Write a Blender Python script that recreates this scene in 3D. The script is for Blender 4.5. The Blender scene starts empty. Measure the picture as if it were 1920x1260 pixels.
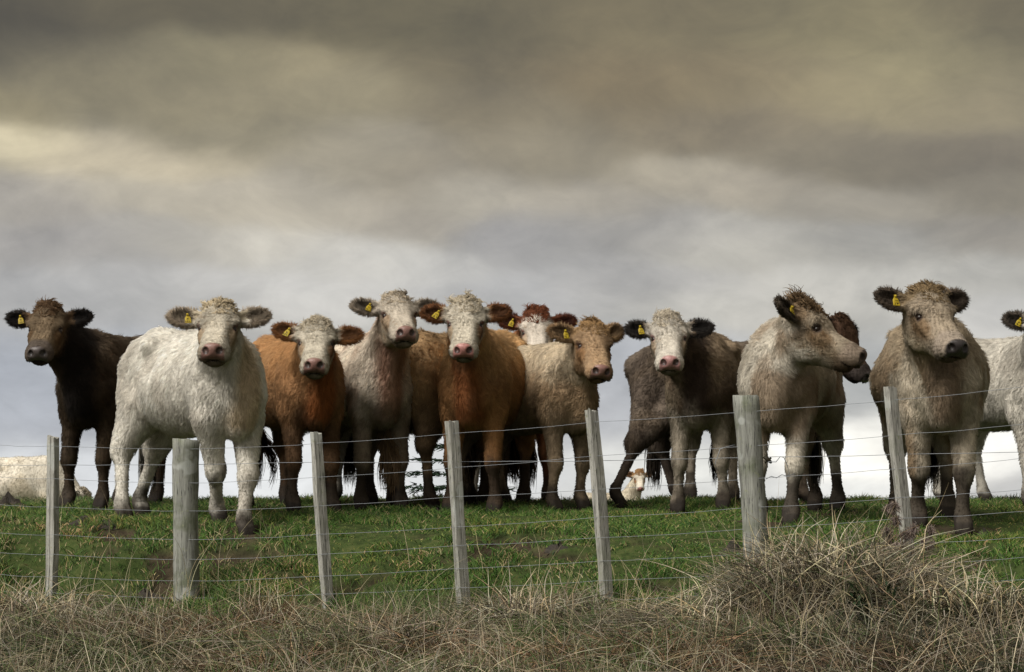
import bpy, math, random
import numpy as np
from mathutils import Vector

rng = np.random.default_rng(7)
random.seed(7)
SC = bpy.context.scene
COL = SC.collection

# ------------------------------------------------------------------ camera, sky, sun, exposure
FPX = 3900.0                      # focal length in pixels of the 1920 px wide photograph
PITCH = math.atan(380.0 / FPX)    # the camera looks slightly up the bank
cam_d = bpy.data.cameras.new('camera')
cam_d.sensor_width = 36.0
cam_d.lens = 36.0 * FPX / 1920.0
cam_d.clip_start = 0.1
cam_d.clip_end = 3000.0
cam = bpy.data.objects.new('camera', cam_d)
COL.objects.link(cam)
cam.location = (0, 0, 0)
cam.rotation_euler = (math.pi / 2 + PITCH, 0, 0)
SC.camera = cam
SC.view_settings.view_transform = 'Standard'
SC.view_settings.look = 'None'
EXPO = 1.7
SC.view_settings.exposure = EXPO
SC.view_settings.gamma = 1.0
SC.view_settings.use_curve_mapping = False
SC.render.engine = 'CYCLES'
SC.cycles.use_denoising = True
SC.cycles.max_bounces = 5
SC.cycles.diffuse_bounces = 3
SC.cycles.transparent_max_bounces = 8
try:
    SC.cycles_curves.shape = 'RIBBONS'
    SC.cycles_curves.subdivisions = 1
except Exception:
    pass

SUN_EL, SUN_AZ = math.radians(46), math.radians(228)   # behind the camera's left shoulder
sun_d = bpy.data.lights.new('sun', 'SUN')
sun_d.energy = 1.5
sun_d.angle = math.radians(45)
sun_d.color = (1.0, 0.955, 0.88)
sun = bpy.data.objects.new('sun', sun_d)
COL.objects.link(sun)
sd = Vector((math.sin(SUN_AZ) * math.cos(SUN_EL), math.cos(SUN_AZ) * math.cos(SUN_EL), math.sin(SUN_EL)))
sun.rotation_euler = sd.to_track_quat('Z', 'Y').to_euler()
sun.location = sd * 50


def s2l(c):
    return tuple(((v / 255.0) / 12.92 if v / 255.0 <= 0.04045 else (((v / 255.0) + 0.055) / 1.055) ** 2.4) for v in c)


def pix_dir(px, py):
    dx, dy = (px - 960.0) / FPX, (630.0 - py) / FPX
    f = np.array([0, math.cos(PITCH), math.sin(PITCH)])
    u = np.array([0, -math.sin(PITCH), math.cos(PITCH)])
    d = f + dx * np.array([1.0, 0, 0]) + dy * u
    return d


def at(px, py, Y):
    """the point of the photograph's line of sight that lies Y metres in front of the camera"""
    d = pix_dir(px, py)
    return d * (Y / d[1])


class NT:
    """small node-tree helper"""
    def __init__(self, tree):
        self.t = tree
        tree.nodes.clear()

    def n(self, typ, **kw):
        nd = self.t.nodes.new(typ)
        for k, v in kw.items():
            setattr(nd, k, v)
        return nd

    def l(self, a, b):
        self.t.links.new(a, b)

    def math(self, op, a, b=None, c=None, clamp=False):
        nd = self.n('ShaderNodeMath', operation=op, use_clamp=clamp)
        for i, v in enumerate((a, b, c)):
            if v is None:
                continue
            if isinstance(v, (int, float)):
                nd.inputs[i].default_value = v
            else:
                self.l(v, nd.inputs[i])
        return nd.outputs[0]

    def vmath(self, op, a, b=None, scale=None):
        nd = self.n('ShaderNodeVectorMath', operation=op)
        for i, v in enumerate((a, b)):
            if v is None:
                continue
            if isinstance(v, (tuple, list)):
                nd.inputs[i].default_value = v
            else:
                self.l(v, nd.inputs[i])
        if scale is not None:
            if isinstance(scale, (int, float)):
                nd.inputs['Scale'].default_value = scale
            else:
                self.l(scale, nd.inputs['Scale'])
        return nd.outputs[0]

    def noise(self, vec, scale, detail=4, rough=0.5, dist=0.0):
        nd = self.n('ShaderNodeTexNoise')
        if vec is not None:
            self.l(vec, nd.inputs['Vector'])
        nd.inputs['Scale'].default_value = scale
        nd.inputs['Detail'].default_value = detail
        nd.inputs['Roughness'].default_value = rough
        nd.inputs['Distortion'].default_value = dist
        return nd

    def ramp(self, fac, stops, interp='LINEAR'):
        nd = self.n('ShaderNodeValToRGB')
        cr = nd.color_ramp
        cr.interpolation = interp
        while len(cr.elements) < len(stops):
            cr.elements.new(0.5)
        for e, (p, c) in zip(cr.elements, stops):
            e.position = p
            e.color = (*c, 1) if len(c) == 3 else c
        if fac is not None:
            self.l(fac, nd.inputs[0])
        return nd.outputs[0]

    def mix(self, fac, a, b, blend='MIX'):
        nd = self.n('ShaderNodeMix', data_type='RGBA', blend_type=blend)
        for s, v in ((0, fac), (6, a), (7, b)):
            if isinstance(v, (int, float)):
                nd.inputs[s].default_value = v
            elif isinstance(v, (tuple, list)):
                nd.inputs[s].default_value = (*v, 1) if len(v) == 3 else v
            else:
                self.l(v, nd.inputs[s])
        return nd.outputs[2]


def build_world():
    w = bpy.data.worlds.new('World')
    SC.world = w
    w.use_nodes = True
    T = NT(w.node_tree)
    tc = T.n('ShaderNodeTexCoord')
    sep = T.n('ShaderNodeSeparateXYZ')
    T.l(tc.outputs['Generated'], sep.inputs[0])
    az = T.math('ARCTAN2', sep.outputs[0], sep.outputs[1])
    el = T.math('ARCSINE', sep.outputs[2])
    comb = T.n('ShaderNodeCombineXYZ')
    T.l(az, comb.inputs[0])
    T.l(T.math('MULTIPLY', el, 1.7), comb.inputs[1])
    # cloud billows push the sky's large tones about
    wn = T.noise(comb.outputs[0], 7.0, 5, 0.52)
    wsep = T.n('ShaderNodeSeparateColor')
    T.l(wn.outputs['Color'], wsep.inputs[0])
    az = T.math('ADD', az, T.math('MULTIPLY', T.math('SUBTRACT', wsep.outputs[0], 0.5), 0.09))
    elw = T.math('ADD', el, T.math('MULTIPLY', T.math('SUBTRACT', wsep.outputs[1], 0.5), 0.042))
    # general overcast: bright grey at the horizon, brown and heavy above
    base = T.ramp(T.math('MULTIPLY', elw, 0.9, clamp=True),
                  [(0.0, s2l((186, 188, 194))), (0.05, s2l((176, 177, 180))), (0.10, s2l((160, 158, 154))),
                   (0.17, s2l((132, 126, 110))), (0.24, s2l((114, 106, 84))), (0.5, s2l((128, 121, 104))), (1.0, s2l((142, 137, 124)))])
    big = T.noise(tc.outputs['Generated'], 3.2, 4, 0.5)
    base = T.mix(1.0, base, T.ramp(big.outputs['Fac'], [(0.25, (0.72,) * 3), (0.75, (1.3,) * 3)]), 'MULTIPLY')
    samples = [  # cloud masses in view: (px, py, colour, reach x, reach y)
        (0, 20, (74, 67, 51), 170, 60), (60, 90, (92, 85, 67), 150, 45), (380, 5, (92, 84, 63), 240, 55), (760, 15, (98, 90, 66), 240, 75),
        (1150, 30, (112, 102, 76), 240, 80), (1560, 20, (124, 115, 86), 200, 70), (1760, 90, (142, 133, 102), 140, 70), (1890, 20, (100, 91, 68), 120, 80),
        (200, 140, (124, 116, 93), 200, 50), (430, 95, (132, 124, 98), 110, 40), (560, 105, (150, 140, 112), 110, 45), (640, 170, (142, 133, 108), 130, 50),
        (860, 130, (112, 102, 78), 140, 60), (930, 220, (122, 112, 90), 150, 50), (1200, 140, (124, 110, 82), 190, 60), (1420, 150, (132, 120, 92), 160, 60),
        (1620, 150, (150, 139, 108), 150, 60), (1840, 170, (132, 122, 98), 140, 50),
        (10, 200, (132, 123, 97), 90, 35), (15, 262, (204, 194, 166), 90, 30), (150, 292, (188, 178, 155), 110, 30), (320, 290, (186, 176, 154), 130, 34), (470, 250, (136, 128, 106), 130, 40),
        (430, 190, (140, 131, 106), 120, 35), (640, 300, (158, 150, 132), 110, 45), (760, 340, (132, 124, 109), 120, 45), (1000, 300, (138, 129, 110), 160, 50), (1380, 230, (126, 115, 94), 200, 45),
        (1600, 280, (124, 115, 97), 190, 45), (1830, 280, (110, 101, 86), 170, 45), (1880, 350, (126, 118, 103), 130, 40),
        (60, 370, (156, 151, 145), 140, 45), (230, 350, (178, 171, 156), 150, 38), (420, 370, (170, 163, 149), 150, 40), (560, 390, (172, 165, 151), 130, 40), (720, 410, (158, 151, 140), 130, 35),
        (900, 370, (164, 158, 146), 120, 35), (1080, 380, (160, 153, 141), 120, 35), (1250, 320, (162, 154, 138), 110, 30), (1400, 345, (158, 150, 136), 120, 30), (1600, 385, (156, 149, 136), 140, 32), (1840, 430, (138, 132, 124), 130, 40),
        (100, 470, (154, 151, 150), 160, 45), (300, 460, (166, 162, 155), 140, 45), (480, 450, (186, 182, 174), 110, 35), (650, 480, (188, 186, 182), 150, 40), (820, 500, (182, 181, 180), 110, 32),
        (1000, 450, (146, 144, 145), 130, 42), (1180, 430, (152, 149, 146), 140, 40), (1380, 450, (168, 165, 159), 130, 38), (1600, 460, (158, 155, 150), 150, 40), (1820, 510, (170, 168, 164), 130, 40),
        (80, 560, (160, 160, 163), 170, 45), (300, 545, (178, 177, 177), 150, 40), (560, 560, (190, 189, 188), 160, 45), (980, 540, (166, 166, 169), 150, 40), (1200, 520, (160, 158, 158), 130, 40), (1420, 560, (182, 180, 176), 170, 45), (1650, 560, (182, 180, 176), 140, 40), (1880, 600, (180, 179, 179), 130, 50),
        (60, 740, (156, 161, 174), 230, 80), (1180, 700, (166, 169, 178), 170, 60), (1170, 780, (170, 173, 182), 150, 50), (1610, 740, (154, 156, 160), 110, 45),
        (300, 880, (208, 213, 222), 260, 55), (700, 880, (210, 214, 221), 240, 50), (1240, 850, (216, 218, 219), 120, 45), (1240, 915, (200, 203, 206), 130, 30),
        (1540, 830, (258, 258, 256), 90, 35), (1600, 870, (262, 262, 260), 90, 30), (1780, 850, (244, 244, 244), 110, 40), (1600, 905, (226, 229, 232), 110, 20), (1660, 820, (226, 226, 225), 60, 30),
    ]
    acc_c, acc_w = None, None
    for px, py, c, sx, sy in samples:
        d = pix_dir(px, py)
        a0 = math.atan2(d[0], d[1])
        e0 = math.asin(d[2] / np.linalg.norm(d))
        u = T.math('MULTIPLY', T.math('SUBTRACT', az, a0), FPX / sx)
        v = T.math('MULTIPLY', T.math('SUBTRACT', elw, e0), FPX / sy)
        g = T.math('EXPONENT', T.math('MULTIPLY', T.math('ADD', T.math('MULTIPLY', u, u), T.math('MULTIPLY', v, v)), -1.25))
        lc = T.vmath('SCALE', s2l(c), scale=g)
        acc_c = lc if acc_c is None else T.vmath('ADD', acc_c, lc)
        acc_w = g if acc_w is None else T.math('ADD', acc_w, g)
    w0 = 0.04
    tot = T.vmath('ADD', acc_c, T.vmath('SCALE', base, scale=w0))
    sky = T.vmath('SCALE', tot, scale=T.math('DIVIDE', 1.0, T.math('ADD', acc_w, w0)))
    # soft billow detail over the whole sky
    dn = T.noise(comb.outputs[0], 14.0, 8, 0.58, 0.5)
    det = T.ramp(dn.outputs['Fac'], [(0.30, (0.82, 0.82, 0.83)), (0.70, (1.18, 1.18, 1.17))])
    sky = T.mix(1.0, sky, det, 'MULTIPLY')
    dn2 = T.noise(comb.outputs[0], 30.0, 8, 0.6, 1.2)
    sky = T.mix(1.0, sky, T.ramp(dn2.outputs['Fac'], [(0.3, (0.93,) * 3), (0.7, (1.07,) * 3)]), 'MULTIPLY')
    sky = T.mix(1.0, sky, (1.12, 1.09, 1.03), 'MULTIPLY')
    # below the horizon: the dark land
    below = T.math('MULTIPLY', T.math('ADD', T.math('MULTIPLY', el, -14.0), -0.6), 1.0, clamp=True)
    sky = T.mix(below, sky, (0.06, 0.07, 0.04))
    cl = T.n('ShaderNodeBackground')
    T.l(sky, cl.inputs[0])
    cl.inputs[1].default_value = 2.0 ** -EXPO / 0.95
    st = T.n('ShaderNodeTexSky', sky_type='NISHITA')
    st.sun_disc = False
    st.sun_elevation = SUN_EL
    st.sun_rotation = SUN_AZ
    nb = T.n('ShaderNodeBackground')
    T.l(st.outputs[0], nb.inputs[0])
    nb.inputs[1].default_value = 0.06
    mx = T.n('ShaderNodeMixShader')
    mx.inputs[0].default_value = 0.95          # nearly closed overcast
    T.l(nb.outputs[0], mx.inputs[1])
    T.l(cl.outputs[0], mx.inputs[2])
    out = T.n('ShaderNodeOutputWorld')
    T.l(mx.outputs[0], out.inputs[0])
    w.cycles.sampling_method = 'MANUAL'
    w.cycles.sample_map_resolution = 512


build_world()

# ------------------------------------------------------------------ helpers


def _hash(ix, iy, iz, seed):
    h = (ix.astype(np.int64) * 374761393 + iy.astype(np.int64) * 668265263 + iz.astype(np.int64) * 2147483647 + seed * 974634777) & 0xFFFFFFFF
    h = ((h ^ (h >> 13)) * 1274126177) & 0xFFFFFFFF
    h = ((h ^ (h >> 16)) * 2246822519) & 0xFFFFFFFF
    return ((h ^ (h >> 15)) & 0xFFFF) / 65535.0


def vnoise(p, scale=1.0, seed=0, octaves=1):
    p = np.asarray(p, float) * scale
    out, amp, tot = 0.0, 1.0, 0.0
    for o in range(octaves):
        i = np.floor(p).astype(np.int64)
        f = p - i
        f = f * f * (3 - 2 * f)
        v = 0.0
        for dx in (0, 1):
            wx = f[:, 0] if dx else 1 - f[:, 0]
            for dy in (0, 1):
                wy = f[:, 1] if dy else 1 - f[:, 1]
                for dz in (0, 1):
                    wz = f[:, 2] if dz else 1 - f[:, 2]
                    v = v + wx * wy * wz * _hash(i[:, 0] + dx, i[:, 1] + dy, i[:, 2] + dz, seed + o)
        out = out + amp * v
        tot += amp
        amp *= 0.5
        p = p * 2.03 + 11.3
    return out / tot


def sstep(a, b, x):
    t = np.clip((x - a) / (b - a), 0, 1)
    return t * t * (3 - 2 * t)


def lerp(a, b, t):
    return a + (b - a) * t


def unit(v):
    v = np.asarray(v, float)
    return v / np.maximum(np.linalg.norm(v, axis=-1, keepdims=True), 1e-9)


def link(o, parent=None):
    COL.objects.link(o)
    if parent is not None:
        o.parent = parent
    return o


def tag(o, label=None, cat=None, group=None, kind=None):
    if label:
        o['label'] = label
    if cat:
        o['category'] = cat
    if group:
        o['group'] = group
    if kind:
        o['kind'] = kind
    return o


def empty(name, loc, rz=0.0):
    o = bpy.data.objects.new(name, None)
    o.empty_display_size = 0.2
    o.location = loc
    o.rotation_euler = (0, 0, rz)
    return link(o)


def mesh_obj(name, verts, faces, mat, parent=None, smooth=True, attrs=None):
    me = bpy.data.meshes.new(name)
    verts = np.asarray(verts, np.float32)
    if isinstance(faces, np.ndarray) and faces.ndim == 2:
        n, k = faces.shape
        me.vertices.add(len(verts))
        me.vertices.foreach_set('co', verts.ravel())
        me.loops.add(n * k)
        me.loops.foreach_set('vertex_index', faces.ravel().astype(np.int32))
        me.polygons.add(n)
        me.polygons.foreach_set('loop_start', np.arange(0, n * k, k, dtype=np.int32))
        me.update(calc_edges=True)
    else:
        me.from_pydata([tuple(v) for v in verts], [], [tuple(f) for f in faces])
    me.polygons.foreach_set('use_smooth', np.full(len(me.polygons), smooth))
    for k, v in (attrs or {}).items():
        v = np.asarray(v, np.float32)
        if v.ndim == 2:
            a = me.attributes.new(k, 'FLOAT_COLOR', 'POINT')
            a.data.foreach_set('color', np.c_[v, np.ones(len(v))].astype(np.float32).ravel())
        else:
            a = me.attributes.new(k, 'FLOAT', 'POINT')
            a.data.foreach_set('value', v)
    me.validate()
    me.update()
    o = bpy.data.objects.new(name, me)
    if mat:
        me.materials.append(mat)
    return link(o, parent)


def curves_obj(name, pts, rad, col, nrm, mat, parent=None):
    """pts (N,K,3), rad (N,K), col (N,3) root colour, nrm (N,3) shading direction"""
    N, K, _ = pts.shape
    cd = bpy.data.hair_curves.new(name)
    cd.add_curves([K] * N)
    cd.points.foreach_set('position', pts.astype(np.float32).ravel())
    a = cd.attributes.get('radius') or cd.attributes.new('radius', 'FLOAT', 'POINT')
    a.data.foreach_set('value', rad.astype(np.float32).ravel())
    a = cd.attributes.new('tint', 'FLOAT_COLOR', 'CURVE')
    a.data.foreach_set('color', np.c_[col, np.ones(N)].astype(np.float32).ravel())
    a = cd.attributes.new('lie', 'FLOAT_VECTOR', 'CURVE')
    a.data.foreach_set('vector', nrm.astype(np.float32).ravel())
    cd.materials.append(mat)
    o = bpy.data.objects.new(name, cd)
    return link(o, parent)


def tube(path, radii, seg=8, caps=True):
    """tapered tube along a polyline -> verts, faces"""
    path = np.asarray(path, float)
    n = len(path)
    radii = np.broadcast_to(np.asarray(radii, float), (n,))
    tg = np.gradient(path, axis=0)
    tg = unit(tg)
    up = np.array([0, 0, 1.0]) if abs(tg[0][2]) < 0.9 else np.array([1.0, 0, 0])
    V, F = [], []
    for i in range(n):
        a = unit(np.cross(tg[i], up))
        b = np.cross(tg[i], a)
        for k in range(seg):
            th = 2 * math.pi * k / seg
            V.append(path[i] + radii[i] * (math.cos(th) * a + math.sin(th) * b))
    for i in range(n - 1):
        for k in range(seg):
            k2 = (k + 1) % seg
            F.append((i * seg + k, i * seg + k2, (i + 1) * seg + k2, (i + 1) * seg + k))
    if caps:
        F.append(tuple(range(seg - 1, -1, -1)))
        F.append(tuple((n - 1) * seg + k for k in range(seg)))
    return V, F


def merge(parts):
    V, F = [], []
    for v, f in parts:
        o = len(V)
        V += list(v)
        F += [tuple(i + o for i in q) for q in f]
    return V, F


def new_mat(name):
    m = bpy.data.materials.new(name)
    m.use_nodes = True
    T = NT(m.node_tree)
    out = T.n('ShaderNodeOutputMaterial')
    b = T.n('ShaderNodeBsdfPrincipled')
    T.l(b.outputs[0], out.inputs[0])
    return m, T, b, out


def mat_hide():
    m, T, b, out = new_mat('cow_hide')
    a = T.n('ShaderNodeAttribute', attribute_name='tint')
    w = T.n('ShaderNodeAttribute', attribute_name='wet')
    tc = T.n('ShaderNodeTexCoord')
    n = T.noise(tc.outputs['Object'], 90, 4, 0.6)
    c = T.mix(1.0, a.outputs['Color'], T.ramp(n.outputs['Fac'], [(0.3, (0.8,) * 3), (0.7, (1.15,) * 3)]), 'MULTIPLY')
    T.l(c, b.inputs['Base Color'])
    T.l(T.math('SUBTRACT', 0.92, T.math('MULTIPLY', w.outputs['Fac'], 0.55)), b.inputs['Roughness'])
    T.l(T.math('MULTIPLY_ADD', w.outputs['Fac'], 0.35, 0.12), b.inputs['Specular IOR Level'])
    bp = T.n('ShaderNodeBump')
    bp.inputs['Strength'].default_value = 0.5
    bp.inputs['Distance'].default_value = 0.006
    T.l(n.outputs['Fac'], bp.inputs['Height'])
    T.l(bp.outputs[0], b.inputs['Normal'])
    return m


def mat_strand(name, rough=0.75, spec=0.15, lie=0.8, trans=0.0):
    m, T, b, out = new_mat(name)
    a = T.n('ShaderNodeAttribute', attribute_name='tint')
    T.l(a.outputs['Color'], b.inputs['Base Color'])
    b.inputs['Roughness'].default_value = rough
    b.inputs['Specular IOR Level'].default_value = spec
    nv = T.n('ShaderNodeAttribute', attribute_name='lie')
    vt = T.n('ShaderNodeVectorTransform', vector_type='NORMAL', convert_from='OBJECT', convert_to='WORLD')
    T.l(nv.outputs['Vector'], vt.inputs[0])
    g = T.n('ShaderNodeNewGeometry')
    mixn = T.vmath('ADD', T.vmath('SCALE', vt.outputs[0], scale=lie), T.vmath('SCALE', g.outputs['Normal'], scale=1 - lie))
    T.l(T.vmath('NORMALIZE', mixn), b.inputs['Normal'])
    return m


def mat_plain(name, col, rough=0.6, spec=0.4, metal=0.0):
    m, T, b, out = new_mat(name)
    b.inputs['Base Color'].default_value = (*col, 1)
    b.inputs['Roughness'].default_value = rough
    b.inputs['Specular IOR Level'].default_value = spec
    b.inputs['Metallic'].default_value = metal
    return m


def mat_ground():
    m, T, b, out = new_mat('pasture_soil')
    g = T.n('ShaderNodeNewGeometry')
    n1 = T.noise(g.outputs['Position'], 1.3, 5, 0.6)
    n2 = T.noise(g.outputs['Position'], 14, 5, 0.65)
    c = T.ramp(n2.outputs['Fac'], [(0.3, (0.020, 0.030, 0.010)), (0.5, (0.042, 0.062, 0.018)), (0.7, (0.075, 0.085, 0.03))])
    d = T.ramp(n2.outputs['Fac'], [(0.3, (0.020, 0.016, 0.010)), (0.7, (0.07, 0.055, 0.035))])
    dry = T.n('ShaderNodeAttribute', attribute_name='dry')
    f = T.math('ADD', T.ramp(n1.outputs['Fac'], [(0.56, (0, 0, 0)), (0.68, (0.8, 0.8, 0.8))]), dry.outputs['Fac'], clamp=True)
    T.l(T.mix(f, c, d), b.inputs['Base Color'])
    b.inputs['Roughness'].default_value = 0.95
    b.inputs['Specular IOR Level'].default_value = 0.1
    bp = T.n('ShaderNodeBump')
    bp.inputs['Strength'].default_value = 0.8
    bp.inputs['Distance'].default_value = 0.03
    T.l(n2.outputs['Fac'], bp.inputs['Height'])
    T.l(bp.outputs[0], b.inputs['Normal'])
    return m


def mat_wood(name, tint, green=0.3):
    m, T, b, out = new_mat(name)
    tc = T.n('ShaderNodeTexCoord')
    mp = T.n('ShaderNodeMapping')
    mp.inputs['Scale'].default_value = (1, 1, 0.06)
    T.l(tc.outputs['Object'], mp.inputs['Vector'])
    grain = T.noise(mp.outputs[0], 60, 6, 0.7, 0.4)
    blot = T.noise(tc.outputs['Object'], 7, 5, 0.6)
    fine = T.noise(mp.outputs[0], 190, 3, 0.6)
    t = np.array(tint)
    c = T.ramp(grain.outputs['Fac'], [(0.28, tuple(t * 0.28)), (0.48, tuple(t * 0.85)), (0.75, tuple(np.minimum(t * 1.35, 0.6)))])
    c = T.mix(T.ramp(blot.outputs['Fac'], [(0.5, (0, 0, 0)), (0.68, (green,) * 3)]), c, (0.10, 0.115, 0.065))
    c = T.mix(T.ramp(fine.outputs['Fac'], [(0.33, (0.9,) * 3), (0.42, (0, 0, 0))]), c, tuple(t * 0.12))
    pale = T.noise(tc.outputs['Object'], 5.5, 3, 0.5)
    c = T.mix(T.ramp(pale.outputs['Fac'], [(0.60, (0, 0, 0)), (0.64, (0.55,) * 3)]), c, (0.40, 0.42, 0.40))
    lich = T.noise(tc.outputs['Object'], 38, 4, 0.6)
    c = T.mix(T.ramp(lich.outputs['Fac'], [(0.62, (0, 0, 0)), (0.68, (0.7,) * 3)]), c, (0.22, 0.235, 0.15))
    T.l(c, b.inputs['Base Color'])
    b.inputs['Roughness'].default_value = 0.9
    b.inputs['Specular IOR Level'].default_value = 0.15
    bp = T.n('ShaderNodeBump')
    bp.inputs['Strength'].default_value = 0.9
    bp.inputs['Distance'].default_value = 0.004
    T.l(grain.outputs['Fac'], bp.inputs['Height'])
    T.l(bp.outputs[0], b.inputs['Normal'])
    return m


def mat_mud():
    m, T, b, out = new_mat('dark_mud')
    g = T.n('ShaderNodeNewGeometry')
    n = T.noise(g.outputs['Position'], 30, 5, 0.7)
    T.l(T.ramp(n.outputs['Fac'], [(0.3, (0.012, 0.010, 0.007)), (0.7, (0.055, 0.043, 0.03))]), b.inputs['Base Color'])
    b.inputs['Roughness'].default_value = 0.85
    bp = T.n('ShaderNodeBump')
    bp.inputs['Strength'].default_value = 1.0
    bp.inputs['Distance'].default_value = 0.02
    T.l(n.outputs['Fac'], bp.inputs['Height'])
    T.l(bp.outputs[0], b.inputs['Normal'])
    return m


M_HIDE = mat_hide()
M_HAIR = mat_strand('cow_hair', 0.8, 0.12, 0.8)
M_GRASS = mat_strand('grass_blade', 0.6, 0.25, 0.55)
M_STRAW = mat_strand('straw_blade', 0.6, 0.3, 0.35)
M_EYE = mat_plain('eye_dark', (0.014, 0.008, 0.006), 0.22, 0.4)
M_TAG = mat_plain('tag_yellow', (0.34, 0.245, 0.012), 0.5, 0.3)
M_INK = mat_plain('tag_ink', (0.02, 0.018, 0.01), 0.6, 0.2)
M_GROUND = mat_ground()
M_WOOD = mat_wood('weathered_wood', (0.34, 0.335, 0.305), 0.35)
M_ROUND = mat_wood('weathered_round_wood', (0.25, 0.255, 0.23), 0.7)
M_WIRE = mat_plain('galvanised_wire', (0.19, 0.205, 0.225), 0.5, 0.5, 0.4)
M_MUD = mat_mud()

# ------------------------------------------------------------------ ground
PY = [-60, 2, 6, 8, 9.5, 10.6, 11.1, 11.6, 12.0, 12.3, 12.7, 13.5, 14.2, 15, 16, 17, 20, 45, 100, 250, 900]
PZ = [-4.0, -1.7, -0.95, -0.68, -0.52, -0.44, -0.36, -0.17, -0.04, .025, .08, .135, .185, .235, .280, .275, .22, .12, -1.2, -6, -40]


def fence_Y(x):
    return np.interp(x, [-30, -2.8, -1.8, -1.05, -.29, .45, 1.2, 1.9, 2.5, 30], [20, 12.1, 11.65, 11.4, 11.1, 10.8, 10.45, 10.2, 9.95, 2])


def hole_f(x, y):
    """poached earth holes and ledges on the steep part of the pasture"""
    p = np.c_[np.asarray(x, float).ravel() * 1.1, np.asarray(y, float).ravel() * 2.0, np.zeros(np.size(x))]
    d = np.asarray(y, float).ravel() - fence_Y(np.clip(np.asarray(x, float).ravel(), -5, 5))
    band = sstep(-.6, .0, d) * sstep(2.6, 1.0, d)
    thr = lerp(.74, .605, band)
    return sstep(thr - .02, thr + .05, vnoise(p, 2.3, 201, 3)).reshape(np.shape(x)) * sstep(17, 15, np.asarray(y, float))


def ground_z(x, y):
    x = np.asarray(x, float)
    y = np.asarray(y, float)
    off = np.clip(fence_Y(np.clip(x, -5, 5)) - 11.1, -1.4, 1.4)
    w = np.where(off > 0, 1 - sstep(11.9, 12.9, y), 1 - sstep(10.5, 12.2, y))
    z = np.interp(y - off * w, PY, PZ)
    near = 1 - sstep(18, 40, y)
    p = np.c_[x.ravel(), y.ravel(), np.zeros(x.size)]
    n = (vnoise(p, 1.1, 3, 2).reshape(x.shape) - .5) * 0.09 + (vnoise(p, 2.6, 5, 3).reshape(x.shape) - .5) * 0.20
    bank = sstep(12.3, 11.5, y - off * w) * sstep(10.0, 10.8, y - off * w)
    n = n * (0.30 + 1.2 * bank)
    return z + n * near - .045 * hole_f(x, y)


def G(x, y):
    return float(ground_z(np.array([x]), np.array([y]))[0])


def axis(segs):
    a = []
    for lo, hi, st in segs:
        a += list(np.arange(lo, hi, st))
    a.append(segs[-1][1])
    return np.array(a)


gx = axis([(-700, -60, 40), (-60, -10, 4), (-10, -4, .4), (-4, 4, .045), (4, 10, .4), (10, 60, 4), (60, 700, 40)])
gy = axis([(-60, 2, 4), (2, 7.5, .5), (7.5, 17, .045), (17, 24, .4), (24, 60, 3), (60, 900, 40)])
XX, YY = np.meshgrid(gx, gy)
ZZ = ground_z(XX, YY)
gv = np.c_[XX.ravel(), YY.ravel(), ZZ.ravel()]
ni, nj = len(gy), len(gx)
idx = np.arange(ni * nj).reshape(ni, nj)
gf = np.stack([idx[:-1, :-1], idx[:-1, 1:], idx[1:, 1:], idx[1:, :-1]], -1).reshape(-1, 4)
dry = np.maximum(sstep(0.25, -0.5, gv[:, 1] - fence_Y(np.clip(gv[:, 0], -5, 5))), hole_f(gv[:, 0], gv[:, 1]))
ground = mesh_obj('ground', gv, gf, M_GROUND, attrs={'dry': dry})
tag(ground, 'grassy hill crest and bank under the cattle', None, None, 'structure')

# ------------------------------------------------------------------ cattle: implicit body, surface nets


def rotm(ax, ay, az_):
    return np.stack([unit(ax), unit(ay), unit(az_)])


class Prim:
    def __init__(s, kind, k=0.04, op='u', grp='body', **kw):
        s.kind, s.k, s.op, s.grp = kind, k, op, grp
        s.__dict__.update(kw)
        if kind == 'ell':
            s.c = np.asarray(s.c, float)
            s.r = np.asarray(s.r, float)
            s.R = np.eye(3) if getattr(s, 'R', None) is None else s.R
            ext = np.sqrt(((s.R * s.r[:, None]) ** 2).sum(0))
            s.lo, s.hi = s.c - ext, s.c + ext
        else:
            s.a, s.b = np.asarray(s.a, float), np.asarray(s.b, float)
            s.lo = np.minimum(s.a - s.ra, s.b - s.rb)
            s.hi = np.maximum(s.a + s.ra, s.b + s.rb)

    def d(s, P):
        if s.kind == 'ell':
            q = (P - s.c) @ s.R.T
            a = q / s.r
            k0 = np.sqrt((a * a).sum(-1))
            b = a / s.r
            k1 = np.sqrt((b * b).sum(-1)) + 1e-9
            return k0 * (k0 - 1) / k1
        ba = s.b - s.a
        pa = P - s.a
        t = np.clip((pa @ ba) / max(ba @ ba, 1e-9), 0, 1)
        return np.sqrt(((pa - t[..., None] * ba) ** 2).sum(-1)) - (s.ra + (s.rb - s.ra) * t)


def combine(d, e, op, k):
    if op == 'u':
        h = np.maximum(k - np.abs(d - e), 0) / k
        return np.minimum(d, e) - h * h * k * 0.25
    h = np.maximum(k - np.abs(d + e), 0) / k
    return np.maximum(d, -e) + h * h * k * 0.25


def eval_points(prims, P):
    d = np.full(len(P), 1.0)
    for p in prims:
        d = combine(d, p.d(P), p.op, p.k)
    return d


def fine_axis(lo, hi, flo, fhi, coarse, fine):
    a = [lo]
    while a[-1] < hi:
        x = a[-1]
        inside = flo - coarse * .5 <= x <= fhi
        a.append(x + (fine if inside else coarse))
    return np.array(a)


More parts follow.
